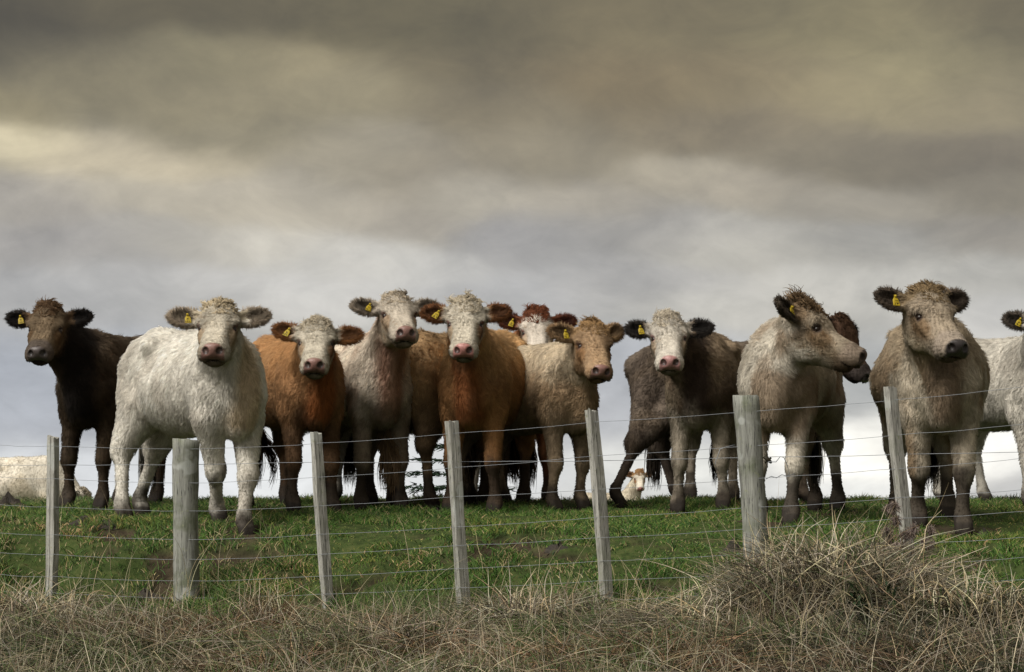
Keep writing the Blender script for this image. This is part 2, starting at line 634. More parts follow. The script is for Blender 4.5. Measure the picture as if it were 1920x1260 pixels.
def surface_nets(prims, head_lo, head_hi, coarse, fine):
    lo = np.min([p.lo for p in prims if p.op == 'u'], axis=0) - 0.05
    hi = np.max([p.hi for p in prims if p.op == 'u'], axis=0) + 0.05
    A = [fine_axis(lo[i], hi[i], head_lo[i], head_hi[i], coarse, fine) for i in range(3)]
    D = np.full([len(a) for a in A], 0.5, np.float32)
    for p in prims:
        m = p.k + 2.2 * coarse
        sl = []
        for i in range(3):
            j0 = max(int(np.searchsorted(A[i], p.lo[i] - m)) - 1, 0)
            j1 = min(int(np.searchsorted(A[i], p.hi[i] + m)) + 1, len(A[i]))
            sl.append(slice(j0, j1))
        X, Y, Z = np.meshgrid(A[0][sl[0]], A[1][sl[1]], A[2][sl[2]], indexing='ij')
        e = p.d(np.stack([X, Y, Z], -1)).astype(np.float32)
        D[tuple(sl)] = combine(D[tuple(sl)], e, p.op, p.k)
    S = D < 0
    nx, ny, nz = D.shape
    cs = np.zeros((nx - 1, ny - 1, nz - 1), np.int8)
    for dx in (0, 1):
        for dy in (0, 1):
            for dz in (0, 1):
                cs += S[dx:nx - 1 + dx, dy:ny - 1 + dy, dz:nz - 1 + dz]
    act = (cs > 0) & (cs < 8)
    ci = np.argwhere(act)
    vid = np.full(act.shape, -1, np.int64)
    vid[act] = np.arange(len(ci))
    acc = np.zeros((len(ci), 3))
    cnt = np.zeros(len(ci))
    corners = [(dx, dy, dz) for dx in (0, 1) for dy in (0, 1) for dz in (0, 1)]
    for c0 in corners:
        for ax in range(3):
            if c0[ax]:
                continue
            c1 = list(c0)
            c1[ax] = 1
            i0 = ci + np.array(c0)
            i1 = ci + np.array(c1)
            d0 = D[i0[:, 0], i0[:, 1], i0[:, 2]]
            d1 = D[i1[:, 0], i1[:, 1], i1[:, 2]]
            m = (d0 < 0) != (d1 < 0)
            t = d0[m] / (d0[m] - d1[m])
            q0 = np.stack([A[k][i0[m, k]] for k in range(3)], -1)
            q1 = np.stack([A[k][i1[m, k]] for k in range(3)], -1)
            acc[m] += q0 + (q1 - q0) * t[:, None]
            cnt[m] += 1
    V = acc / cnt[:, None]
    F = []
    for ax in range(3):
        b, c = [(1, 2), (2, 0), (0, 1)][ax]
        s0 = [slice(None)] * 3
        s1 = [slice(None)] * 3
        s0[ax], s1[ax] = slice(0, -1), slice(1, None)
        ch = S[tuple(s0)] != S[tuple(s1)]
        e = np.argwhere(ch)
        ok = (e[:, b] > 0) & (e[:, c] > 0) & (e[:, b] < D.shape[b] - 1) & (e[:, c] < D.shape[c] - 1)
        e = e[ok]
        inside = S[e[:, 0], e[:, 1], e[:, 2]]
        q = []
        for db, dc in ((-1, -1), (0, -1), (0, 0), (-1, 0)):
            f = e.copy()
            f[:, b] += db
            f[:, c] += dc
            q.append(vid[f[:, 0], f[:, 1], f[:, 2]])
        q = np.stack(q, -1)
        q[~inside] = q[~inside][:, ::-1]
        F.append(q)
    F = np.concatenate(F)
    F = F[(F >= 0).all(1)]
    # relax once along the mesh so that the grid does not show
    for _ in range(2):
        s = np.zeros_like(V)
        n = np.zeros(len(V))
        for k in range(4):
            a, b2 = F[:, k], F[:, (k + 1) % 4]
            np.add.at(s, a, V[b2])
            np.add.at(n, a, 1)
            np.add.at(s, b2, V[a])
            np.add.at(n, b2, 1)
        V = lerp(V, s / np.maximum(n, 1)[:, None], 0.45)
    return V, F


def vert_normals(V, F):
    fn = np.cross(V[F[:, 2]] - V[F[:, 0]], V[F[:, 3]] - V[F[:, 1]])
    N = np.zeros_like(V)
    for k in range(4):
        np.add.at(N, F[:, k], fn)
    return unit(N)


def uv_sphere(c, r, nu=14, nv=9):
    V, F = [], []
    for j in range(1, nv):
        ph = math.pi * j / nv
        for i in range(nu):
            th = 2 * math.pi * i / nu
            V.append((c[0] + r * math.sin(ph) * math.cos(th), c[1] + r * math.sin(ph) * math.sin(th), c[2] + r * math.cos(ph)))
    top, bot = len(V), len(V) + 1
    V += [(c[0], c[1], c[2] + r), (c[0], c[1], c[2] - r)]
    for j in range(nv - 2):
        for i in range(nu):
            i2 = (i + 1) % nu
            F.append((j * nu + i, (j + 1) * nu + i, (j + 1) * nu + i2, j * nu + i2))
    for i in range(nu):
        i2 = (i + 1) % nu
        F.append((top, i, i2))
        F.append((bot, (nv - 2) * nu + i2, (nv - 2) * nu + i))
    return V, F


HOOVES = []
MUD = np.array([0.028, 0.021, 0.015])


def cow(fore, Y, phi, poll, dYh, yaw, pitch, roll=0.0, label='', s=1.0, hs=1.0, look=None, hoofs=None, hair=34000, tagged=True,
        ears=(0.1, 0.1), eartwist=(0.3, 0.3), seed=1, coarse=0.022, fine=0.0085, belly=1.0, name='cow', headless=False, neck_s=1.0, lying=0.0, tail=(-.84, .03), lt=.86,
        group='cattle lined up along the hill crest', knot=(.055, 0.42), fore_px_is_mid=True, base_z=None):
    """fore = photo column of the point between the front hooves, Y metres away; phi = heading (0 towards the camera, + to the right);
    poll = photo point between the ears"""
    L = dict(base=(.4, .35, .28), face=None, ear=None, nose=(.3, .17, .15), mud=0.3, knot=None, patch=None, chest=None, muzzle=None, eyep=None, dirty=.5, curl=.5, back=None, inner=None)
    L.update(look or {})
    C = {k: (np.array(v, float) if isinstance(v, tuple) else v) for k, v in L.items()}
    R_ = np.random.default_rng(seed * 101 + 5)
    phi, yaw, pitch, roll = (math.radians(v) for v in (phi, yaw, pitch, roll))
    fx = (fore - 960.0) / FPX * Y / math.cos(PITCH) * 1.0
    fw = np.array([math.sin(phi), -math.cos(phi)])
    org = np.array([fx, Y]) - fw * 0.43 * s
    gz = G(*org) if base_z is None else base_z
    root = empty(name, (org[0], org[1], gz), phi - math.pi / 2)
    tag(root, label, 'cow', group)
    ca, sa = math.cos(phi - math.pi / 2), math.sin(phi - math.pi / 2)
    Rw = np.array([[ca, sa, 0], [-sa, ca, 0], [0, 0, 1.0]])       # world -> local rotation

    def to_local(w):
        return Rw @ (np.asarray(w, float) - np.array([org[0], org[1], gz]))

    def hoof(dx, dy):
        w = org + fw * dx + np.array([-fw[1], fw[0]]) * dy
        return np.array([dx, dy, (G(*w) - gz) if base_z is None else 0.0])
    # hooves: front left, front right, hind left, hind right (the animal's own left is +y)
    hp = [(.43, .15), (.45, -.15), (-.56, .17), (-.62, -.17)]
    jit = R_.uniform(-.05, .05, (4, 2))
    H = [hoof((a + j[0]) * s, (b + j[1] * .5) * s) for (a, b), j in zip(hp, jit)]
    if hoofs:
        for i, v in hoofs.items():
            w = at(v[0], 1010, v[1])
            lo = to_local((w[0], w[1], gz))
            H[i] = hoof(lo[0], lo[1])
    if base_z is None and Y < 20:
        for q_ in H:
            HOOVES.append(org + fw * q_[0] + np.array([-fw[1], fw[0]]) * q_[1])
    slope = ((H[0][2] + H[1][2]) - (H[2][2] + H[3][2])) / 2 / s
    zoff = (H[0][2] + H[1][2] + H[2][2] + H[3][2]) / 4 + 0.06 * slope

    def B(x, y, z):
        return np.array([x * s, y * s, z * s + zoff + slope * x * s - lying])
    P = []

    def ell(c, r, k=.06, **kw):
        P.append(Prim('ell', k=k * s, c=B(*c), r=np.array(r) * s, **kw))

    def cap(a, b, ra, rb, k=.06, **kw):
        P.append(Prim('cap', k=k * s, a=a, b=b, ra=ra * s, rb=rb * s, **kw))
    # trunk
    ell((.10, 0, .885), (.54, .208 * belly, .305 + .03 * (belly - 1)))
    ell((-.16, 0, .855), (.42, .255 * belly, .29 + .05 * (belly - 1)), .10)
    ell((-.50, 0, .99), (.32, .20, .215), .10)
    for sg in (1, -1):
        ell((.40, .100 * sg, .86), (.18, .102, .30), .06)
        cap(B(.33, .085 * sg, 1.13), B(.47, .155 * sg, .84), .045, .06, .06)       # shoulder blade
        ell((.545, .105 * sg, .80), (.06, .06, .075), .06)                          # point of shoulder
        ell((-.56, .13 * sg, .84), (.21, .105, .30), .08)
        cap(B(-.33, .175 * sg, 1.115), B(-.40, .11 * sg, 1.12), .05, .06, .06)      # hook bone
        cap(B(-.77, .075 * sg, 1.03), B(-.66, .07 * sg, 1.09), .05, .055, .07)      # pin bone
        ell((-.20, .245 * belly * sg, 1.04), (.10, .055, .09), .10, op='s')         # hollow before the hip
    ell((.53, 0, .80), (.185, .118, .245), .07)
    cap(B(.36, 0, 1.15), B(-.10, 0, 1.105), .075, .075, .10)
    cap(B(-.10, 0, 1.105), B(-.52, 0, 1.13), .075, .075, .10)
    cap(B(-.52, 0, 1.13), B(-.76, 0, 1.07), .075, .045, .08)
    # tail
    cap(B(-.77, 0, 1.07), B(tail[0], tail[1], .85), .035, .03, .03)
    cap(B(tail[0], tail[1], .85), B(tail[0], tail[1] * 1.1, .46), .028, .02, .03)
    tail_end = B(tail[0], tail[1] * 1.1, .46)
    # legs
    knees = []
    for i, h in enumerate(H):
        sg = 1 if i in (0, 2) else -1
        hz = h[2] - lying
        h = np.array([h[0], h[1], hz])
        if i < 2:
            el_ = B(.41, .128 * sg, .69)
            kn = lerp(el_, h, .50) + np.array([.03, 0, 0]) * s
            fl = h + np.array([-.01, 0, .115]) * s
            cap(B(.38, .115 * sg, .90), el_, .105, .092, .07, grp='leg')
            cap(el_, kn, (.088 * lt), .057 * lt, .05, grp='leg')
            P.append(Prim('ell', k=.04 * s, c=kn + np.array([.01, 0, -.01]) * s, r=np.array([.053 * lt, .056 * lt, .075]) * s, grp='leg'))
            cap(kn, fl, .046 * lt, .037 * lt, .03, grp='leg')
        else:
            st = B(-.47, .15 * sg, .72)
            hk = np.array([lerp(st[0], h[0], .6) - float(np.clip(.11 - .5 * max(0, -.64 * s - h[0]), .02, .11)) * s, lerp(st[1], h[1], .7), lerp(st[2], h[2], .40)])
            fl = h + np.array([-.015, 0, .115]) * s
            cap(st, hk, .125, .056 * lt, .08, grp='leg')
            P.append(Prim('ell', k=.04 * s, c=hk + np.array([-.02, 0, .01]) * s, r=np.array([.062 * lt, .042 * lt, .078]) * s, grp='leg'))
            cap(B(-.66, .105 * sg, .93), hk + np.array([-.012, 0, .02]) * s, .105, .045 * lt, .08, grp='leg')
            cap(hk, fl, .046 * lt, .039 * lt, .03, grp='leg')
            kn = hk
        knees.append(kn)
        P.append(Prim('ell', k=.03 * s, c=fl, r=np.array([.043 * lt, .043 * lt, .055]) * s, grp='leg'))
        for q in (1, -1):
            cap(fl + np.array([.01, .016 * q, -.03]) * s, h + np.array([.050, .024 * q, .026]) * s, .040, .032, .016, grp='leg')
        P.append(Prim('ell', k=.02 * s, c=h + np.array([.03, 0, .0]) * s, r=np.array([.058, .050 * lt ** .5, .034]) * s, grp='leg'))
    # head frame
    pw = at(poll[0], poll[1], Y + dYh)
    O = to_local(pw)
    uW = np.array([math.sin(yaw) * math.cos(pitch), -math.cos(yaw) * math.cos(pitch), -math.sin(pitch)])
    side = np.array([math.cos(yaw), math.sin(yaw), 0.0])               # the animal's left
    wW = np.cross(uW, side)
    wW = wW if wW[2] > 0 or pitch > 1.2 else -wW
    side2 = side * math.cos(roll) + wW * math.sin(roll)
    wW = wW * math.cos(roll) - side * math.sin(roll)
    side = side2
    u, v, w = Rw @ uW, Rw @ side, Rw @ wW
    HR = np.stack([u, v, w])

    def Hd(a, b, c):
        return O + (u * a + v * b + w * c) * hs

    def hell(c, r, k=.03, R=None, **kw):
        P.append(Prim('ell', k=k * hs, c=Hd(*c), r=np.array(r) * hs, R=HR if R is None else R, grp=kw.pop('grp', 'head'), **kw))

    def hcap(a, b, ra, rb, k=.03, **kw):
        P.append(Prim('cap', k=k * hs, a=Hd(*a), b=Hd(*b), ra=ra * hs, rb=rb * hs, grp='head', **kw))
    # neck: crest, middle, throat, dewlap
    nb = Hd(.05, 0, -.12)
    th_ = Hd(.10, 0, -.21)
    mid = lerp(B(.46, 0, .98), nb, .5)
    ns = neck_s
    cap(B(.34, 0, 1.10), Hd(.0, 0, -.06), .095 * ns, .07, .08)
    for sg in (1, -1):
        cap(B(.40, .045 * sg, .96), Hd(.06, .03 * sg, -.12), .125 * ns, .078, .08)
    cap(B(.52, 0, .84), th_, .105 * ns, .058, .08)
    cap(B(.61, 0, .64), lerp(B(.63, 0, .76), th_, .8), .045, .028, .05)
    if not headless:
        hell((.055, 0, -.055), (.125, .112, .105))
        hell((-.005, 0, -.035), (.07, .075, .07), .05)
        hell((.12, 0, -.030), (.12, .108, .062), .05)
        for sg in (1, -1):
            hcap((.09, .040 * sg, -.070), (.365, .026 * sg, -.052), .066, .046, .025)      # flat bridge of the nose
            hcap((.10, .034 * sg, -.130), (.36, .028 * sg, -.095), .068, .048, .03)
            hcap((.19, .084 * sg, -.074), (.32, .060 * sg, -.088), .020, .016, .022)       # facial crest
            hell((.232, .094 * sg, -.040), (.045, .022, .022), .03, op='s', grp='hollow')
        for sg in (1, -1):
            hell((.130, .050 * sg, -.155), (.110, .044, .105), .035)
            hell((.122, .095 * sg, -.020), (.044, .028, .026), .020)      # brow
            hell((.205, .076 * sg, -.066), (.055, .024, .028), .035)        # cheek bone
        hcap((.11, 0, -.195), (.36, 0, -.140), .068, .044, .05)
        hell((.395, 0, -.068), (.062, .084, .062), .030)
        hell((.440, 0, -.045), (.034, .064, .046), .03)
        hell((.375, 0, -.138), (.058, .064, .034), .018)
        for sg in (1, -1):
            hell((.412, .057 * sg, -.086), (.05, .033, .042), .025)
            hell((.472, .042 * sg, -.036), (.034, .020, .021), .012, op='s', grp='nostril')
            hell((.165, .112 * sg, -.038), (.026, .022, .016), .016, op='s', grp='socket')
            hell((.142, .103 * sg, -.030), (.022, .017, .015), .012)      # upper lid
            hell((.186, .094 * sg, -.050), (.024, .014, .012), .014)      # lower lid
        for sg in (1, -1):
            t_ = math.radians(16) * sg
            Rm = np.array([[1, 0, 0], [0, math.cos(t_), -math.sin(t_)], [0, math.sin(t_), math.cos(t_)]]) @ HR
            hell((.44, .042 * sg, -.119), (.050, .056, .003), .008, R=Rm, op='s', grp='mouth')
        for sg, e_up, tw in ((1, ears[0], eartwist[0]), (-1, ears[1], eartwist[1])):
            d0 = unit(np.array([-math.sin(e_up) - .02, sg * math.cos(e_up), .10]))
            nrm0 = np.array([.30 + .5 * tw, .12 * sg, .85])
            nrm0 = unit(nrm0 - d0 * (nrm0 @ d0))
            a20 = np.cross(nrm0, d0)
            Re = np.stack([d0, a20, nrm0]) @ HR
            cc = np.array([.035, .080 * sg, -.052]) + d0 * .100
            cc = cc + d0 * .012
            es = R_.uniform(.86, 1.08)
            e_in = np.array([.04, .070 * sg, -.055])
            hcap(tuple(e_in), tuple(cc - d0 * .055), .040, .040, .03)
            hell(cc, (.108 * es, .060 * es ** .5, .032), .020, R=Re, grp='ear%d' % sg)
            hell(cc + nrm0 * .030 + d0 * .004, (.088 * es, .042 * es ** .5, .033), .010, R=Re, op='s', grp='earin')
    nprims = [p for p in P if p.grp in ('head', 'ear1', 'ear-1')]
    if nprims:
        hlo = np.min([p.lo for p in nprims], 0)
        hhi = np.max([p.hi for p in nprims], 0)
    else:
        hlo, hhi = O + 5, O + 5.1
    V, F = surface_nets(P, hlo, hhi, coarse, fine)
    N = vert_normals(V, F)
    nV = len(V)
    # ---------------- colour and coat length, from anatomy
    hv = (V - O) @ HR.T / hs
    hu, hvv, hw = hv.T
    headp = [p for p in P if p.grp == 'head']
    d_head = eval_points(headp, V) if headp else np.full(nV, 1.0)
    d_body = eval_points([p for p in P if p.grp in ('body', 'leg')], V)
    d_leg = eval_points([p for p in P if p.grp == 'leg'], V)
    d_trunk = eval_points([p for p in P if p.grp == 'body'], V)
    ear1 = [p for p in P if p.grp in ('ear1', 'ear-1')]
    d_ear = eval_points(ear1, V) if ear1 else np.full(nV, 1.0)
    wh = sstep(-.025, .03, d_body - d_head) if headp else np.zeros(nV)
    wear = sstep(.012, .03, np.minimum(d_head, d_body) - d_ear) if ear1 else np.zeros(nV)
    wleg = sstep(-.02, .06, d_trunk - d_leg)
    n1 = vnoise(V, 3.0, seed, 3)
    n2 = vnoise(V, 9.0, seed + 9, 3)
    n3 = vnoise(V, 28.0, seed + 19, 2)
    n4 = vnoise(V, 5.5, seed + 29, 4)
    zb = (V[:, 2] - zoff - slope * V[:, 0] + lying) / s
    xb = V[:, 0] / s
    col = np.tile(C['base'], (nV, 1))
    if C['patch'] is not None:
        col = lerp(col, C['patch'], sstep(.50, .62, n1)[:, None])
    col = col * lerp(.94 - .22 * C['curl'], 1.04 + .18 * C['curl'], sstep(.3, .7, n4))[:, None]
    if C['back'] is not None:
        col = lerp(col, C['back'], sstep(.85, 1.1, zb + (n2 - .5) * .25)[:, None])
    if C['chest'] is not None:
        col = lerp(col, C['chest'], (sstep(.35, .6, xb) * sstep(.14, .05, np.abs(V[:, 1] / s + (n1 - .5) * .1)) * (1 - wleg) * sstep(.56, .66, zb))[:, None])
    if C['inner'] is not None:       # dung-stained belly and lower flank
        col = lerp(col, C['inner'], (sstep(.78, .56, zb + (n2 - .5) * .3) * (1 - wh))[:, None] * .8)
    dirt = np.array([.16, .115, .07])
    col = lerp(col, dirt, (C['dirty'] * .55 * sstep(.50, .70, vnoise(V, 5.0, seed + 23, 4)) * (1 - wh))[:, None])
    # head
    hc = np.tile(C['base'], (nV, 1))
    if C['face'] is not None:
        fm = sstep(-.20, -.14, hw + (n2 - .5) * .06) * sstep(.165, .125, np.abs(hvv) + (n2 - .5) * .03 - .02 * sstep(.2, .35, hu))
        hc = lerp(hc, C['face'], fm[:, None])
    if C['eyep'] is not None:
        for sg, amt in ((1, C['eyep'][3]), (-1, C['eyep'][4])):
            de = np.sqrt(((hu - .19) / 1.6) ** 2 + (hvv - .105 * sg) ** 2 + (hw + .07) ** 2)
            hc = lerp(hc, C['eyep'][:3], (amt * sstep(.062, .038, de + (n2 - .5) * .03))[:, None])
    if C['face'] is not None:
        br = sstep(.10, .22, hu) * sstep(.065, .035, np.abs(hvv) + (n2 - .5) * .03) * sstep(-.06, -.02, hw)
        hc = lerp(hc, np.minimum(hc * 1.28, .72), (br * .8)[:, None])                       # paler bridge of the nose
        ck = np.sqrt(((hu - .20) / 1.9) ** 2 + (np.abs(hvv) - .095) ** 2 + ((hw + .075) / 1.2) ** 2)
        hc = lerp(hc, hc * np.array([.66, .52, .38]), (.8 * sstep(.065, .03, ck + (n4 - .5) * .05))[:, None])   # tan round the eyes and cheeks
        sp = sstep(.62, .72, vnoise(V, 45, seed + 37, 2)) * sstep(.03, .07, np.abs(hvv))
        hc = lerp(hc, hc * np.array([.6, .5, .4]), (sp * .6)[:, None])
    if C['knot'] is not None:
        kk = sstep(.10, .03, hu + (n2 - .5) * .08) * sstep(-.12, -.05, hw)
        hc = lerp(hc, C['knot'], kk[:, None])
    if C['muzzle'] is not None:
        hc = lerp(hc, C['muzzle'], (sstep(.31, .37, hu))[:, None])
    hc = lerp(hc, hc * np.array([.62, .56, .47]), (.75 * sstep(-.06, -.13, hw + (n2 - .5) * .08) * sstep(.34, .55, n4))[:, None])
    hc = hc * lerp(.82, 1.12, n2)[:, None]
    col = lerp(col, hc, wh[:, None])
    if C['ear'] is not None:
        col = lerp(col, C['ear'], wear[:, None])
    inn = np.zeros(nV)
    for p in P:
        if p.grp == 'earin':
            inn = np.maximum(inn, sstep(.014, .003, np.abs(p.d(V))))
    col = lerp(col, col * .32, (inn * wear)[:, None])
    # nose pad, mouth, nostrils, eye rims
    npad = np.zeros(nV)
    if headp:
        npad = sstep(.436, .446, hu + (n3 - .5) * .006) * sstep(-.096, -.088, hw + .25 * np.abs(hvv)) * sstep(.072, .062, np.abs(hvv)) * wh
        npad = np.maximum(npad, sstep(.425, .44, hu) * sstep(-.025, -.005, hw) * sstep(.07, .055, np.abs(hvv)) * wh)
        col = lerp(col, C['nose'], npad[:, None])
        col = lerp(col, C['nose'] * .55, (npad * sstep(-.03, -.09, hw))[:, None] * .7)
        for p in P:
            if p.grp == 'nostril':
                col = lerp(col, np.array([.012, .008, .008]), sstep(.006, .0, np.abs(p.d(V)))[:, None] * (wh * .95)[:, None])
            if p.grp == 'mouth':
                col = lerp(col, np.array([.03, .022, .018]), (sstep(.010, .001, np.abs(p.d(V))) * wh * .95 * (hu > .36))[:, None])
        col = lerp(col, col * np.array([.5, .47, .42]), (sstep(-.118, -.128, hw) * sstep(.30, .36, hu) * wh * .8)[:, None])   # shade under the mouth painted into the chin colour
        for sg in (1, -1):
            de = np.sqrt(((hu - .162) / 1.15) ** 2 + (hvv - .108 * sg) ** 2 + (hw + .038) ** 2)
            col = lerp(col, C['nose'] * .35 + np.array([.01, .006, .005]), (.9 * sstep(.037, .022, de) * wh)[:, None])
    # muddy legs and hooves
    hgt = np.full(nV, 9.0)
    for h in H:
        dxy = np.hypot(V[:, 0] - h[0], V[:, 1] - h[1])
        hgt = np.where((dxy < .32 * s) & (V[:, 2] - h[2] + lying < .62 * s), np.minimum(hgt, V[:, 2] - h[2] + lying), hgt)
    mudf = sstep(C['mud'] + .10, C['mud'] - .08, hgt + (n2 - .5) * .30 + (n1 - .5) * .1)
    mudf = mudf * wleg
    spat = sstep(.55, .70, n2 * .6 + n3 * .4) * sstep(.60, .25, hgt) * wleg * .75
    col = lerp(col, MUD * (0.7 + .6 * n3)[:, None], np.maximum(mudf * .95, spat)[:, None])
    col = lerp(col, np.array([.018, .014, .011]), (sstep(.075, .055, hgt / s) * .9)[:, None])
    col = col * (0.91 + 0.18 * n3)[:, None]
    hl = .032 + .016 * (n2 - .5) + .012 * sstep(.6, .4, zb) + .010 * sstep(.85, 1.05, zb)
    hl = lerp(hl, .014, sstep(.62, .3, hgt) * wleg)
    hl = lerp(hl, .010, mudf)
    fur_top = sstep(.24, .06, hu) * sstep(-.11, -.04, hw)
    hl = lerp(hl, lerp(.013, .030, fur_top) + .010 * (n2 - .5), wh)
    hl = lerp(hl, .026, wear * (1 - .3 * inn))
    den = np.ones(nV)
    den = lerp(den, 2.6, wh)
    den = lerp(den, 2.6, wear)
    den = den * (1 - npad) * (1 - sstep(.085, .06, hgt / s))
    if headp:
        for sg in (1, -1):
            de = np.sqrt(((hu - .164) / 1.3) ** 2 + (hvv - .106 * sg) ** 2 + (hw + .038) ** 2)
            den = den * sstep(.026, .036, de)
        den = den * (1 - .9 * wh * sstep(.44, .47, hu) * sstep(.05, .02, np.abs(hw + .11)))
    wet = np.clip(npad + mudf * .25, 0, 1)
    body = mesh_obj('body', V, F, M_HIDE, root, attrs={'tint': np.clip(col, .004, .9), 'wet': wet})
    # ---------------- eyes
    if headp:
        for sg in (1, -1):
            ev, ef = uv_sphere(Hd(.163, .0930 * sg, -.045), .0210 * hs)
            mesh_obj('eye', ev, ef, M_EYE, root)
    # ---------------- coat
    camL = to_local((0, 0, 0))
    tri = np.concatenate([F[:, [0, 1, 2]], F[:, [0, 2, 3]]])
    cen = V[tri].mean(1)
    fnm = np.cross(V[tri[:, 1]] - V[tri[:, 0]], V[tri[:, 2]] - V[tri[:, 0]])
    area = np.linalg.norm(fnm, axis=1) * .5
    fnm = unit(fnm)
    facing = (fnm * unit(camL - cen)).sum(1)
    wt = area * den[tri].mean(1) * (0.10 + .90 * sstep(-.45, -.10, facing))
    if hair > 0:
        pick = R_.choice(len(tri), hair, p=wt / wt.sum())
        b1 = R_.random(hair)
        b2 = R_.random(hair)
        fl_ = b1 + b2 > 1
        b1[fl_], b2[fl_] = 1 - b1[fl_], 1 - b2[fl_]
        b0 = 1 - b1 - b2

        def interp(A_):
            t = tri[pick]
            if A_.ndim == 2:
                return A_[t[:, 0]] * b0[:, None] + A_[t[:, 1]] * b1[:, None] + A_[t[:, 2]] * b2[:, None]
            return A_[t[:, 0]] * b0 + A_[t[:, 1]] * b1 + A_[t[:, 2]] * b2
        Rr, Nn, Cc, Ll, Wh, We = interp(V), unit(interp(N)), interp(col), interp(hl), interp(wh), interp(wear)
        hq = (Rr - O) @ HR.T / hs
        comb = np.tile(np.array([-.55, 0, -.8]), (hair, 1))
        comb[:, 1] += np.sign(Rr[:, 1]) * .1
        # neck hair runs down from the head; face hair whorls away from the forehead
        whorl = np.array([.15, 0, 0])
        fd = np.c_[hq[:, 0] - whorl[0], hq[:, 1] * 1.4, np.zeros(hair)]
        fd = unit(fd) @ HR
        comb = lerp(comb, fd, Wh[:, None])
        ed = unit(np.c_[-.2 + 0 * hq[:, 0], hq[:, 1], .1 + 0 * hq[:, 0]]) @ HR
        comb = lerp(comb, ed, We[:, None])
        jn = np.stack([vnoise(Rr, 11, seed + 31 + i, 2) - .5 for i in range(3)], -1)
        jf = np.stack([vnoise(Rr, 34, seed + 41 + i, 2) - .5 for i in range(3)], -1)
        cu = (C['curl'] * lerp(.65, 1.6, interp(sstep(.75, 1.0, zb + (n1 - .5) * .5))) * (1 - .15 * Wh))[:, None]
        comb = comb + jn * (1.6 * cu + .6) + jf * (2.4 * cu + .5) + R_.normal(0, .16, (hair, 3))
        comb = comb - Nn * (comb * Nn).sum(1)[:, None]
        comb = unit(comb)
        lift = np.clip(.40 + (vnoise(Rr, 17, seed + 61) - .5) * .7 + R_.normal(0, .10, hair), .12, 1.1)
        lift = lerp(lift, .75 + 0 * lift, We)
        ln = Ll * R_.uniform(.65, 1.25, hair)
        # clumps
        cell = np.floor(Rr / .022 + .35 * jn * 3)
        ccen = (cell + .5) * .022
        pull = ccen - Rr
        pull = pull - Nn * (pull * Nn).sum(1)[:, None]
        d1 = unit(comb + Nn * lift[:, None])
        sw_ = np.stack([vnoise(Rr, 22, seed + 91 + i_) - .5 for i_ in range(3)], -1)
        d2 = unit(comb * 1.1 + Nn * (lift * .45)[:, None] + np.array([0, 0, -.25]) + sw_ * (2.6 * cu + .4))
        p0 = Rr - Nn * .002
        p1 = Rr + d1 * (ln * .5)[:, None] + pull * .22
        p2 = p1 + d2 * (ln * .5)[:, None] + pull * .30
        pts = np.stack([p0, p1, p2], 1)
        rad = np.stack([np.full(hair, .0016), np.full(hair, .0013), np.full(hair, .0003)], 1) * R_.uniform(.7, 1.2, hair)[:, None]
        cv = np.clip(Cc * (R_.uniform(.80, 1.24, hair) * lerp(.86, 1.14, vnoise(Rr, 40, seed + 77)) * lerp(1 - .06 - .16 * C['curl'], 1.06 + .16 * C['curl'], _hash(cell[:, 0], cell[:, 1], cell[:, 2], seed)))[:, None], .004, .85)
        nr = unit(Nn + comb * .10 + jf * .45)
        curves_obj('coat', pts, rad, cv, nr, M_HAIR, root)
        # long hair: forelock, ear fringes, tail switch
        lp, lr, lc, lnrm = [], [], [], []
        if headp:
            nk = 2000
            a = R_.uniform(-.075, .125, nk)
            bb = R_.normal(0, .050, nk)
            keep = (np.abs(bb) < .095) & (np.hypot(a - .0, bb) < .125)
            a, bb = a[keep], bb[keep]
            nk = len(a)
            prb = Hd(0, 0, 0) + (a[:, None] * u + bb[:, None] * v) * hs
            # settle the roots on the skull
            tt = .05 * np.ones(nk)
            for _ in range(18):
                d = eval_points(headp, prb + w * tt[:, None])
                tt -= d * .8
            r0 = prb + w * tt[:, None]
            ok = (np.abs(eval_points(headp, r0)) < .012) & (np.abs(tt) < .12)
            r0, a, bb, nk = r0[ok], a[ok], bb[ok], int(ok.sum())
            ang = vnoise(np.c_[a, bb, 0 * a], 24, seed + 5) * 6.28 * 1.5
            sw = np.stack([np.cos(ang), np.sin(ang)], -1)
            out_ = unit(u * (-.75) + w * .55)
            lk = knot[0] * R_.uniform(.35, 1.0, nk) * hs * lerp(1, 1.7, sstep(.72, .85, vnoise(np.c_[a, bb, 0 * a], 30, seed + 8))) * lerp(1, .45, sstep(-.02, .10, a))
            dd = unit(out_[None] * knot[1] * 1.6 + u[None] * (sw[:, :1] * .7 + sstep(-.02, .08, a)[:, None] * 2.0) + v[None] * (sw[:, 1:] * .8 + np.sign(bb)[:, None] * .35) + w[None] * lerp(.5, .15, sstep(-.03, .08, a))[:, None])
            d2 = unit(dd + u[None] * (sw[:, 1:] * .9) - v[None] * (sw[:, :1] * .9) - w[None] * .35 + R_.normal(0, .15, (nk, 3)))
            d3 = unit(d2 - u[None] * (sw[:, :1] * .9) - v[None] * (sw[:, 1:] * .9) + R_.normal(0, .3, (nk, 3)) + np.array([0, 0, -.35]))
            q0 = r0 - w * .004
            q1 = q0 + dd * (lk * .4)[:, None]
            q2 = q1 + d2 * (lk * .35)[:, None]
            q3 = q2 + d3 * (lk * .35)[:, None]
            lp.append(np.stack([q0, q1, q2, q3], 1))
            lr.append(np.tile(np.array([.0022, .0022, .0018, .0005]), (nk, 1)))
            kc = C['knot'] if C['knot'] is not None else (C['face'] if C['face'] is not None else C['base'])
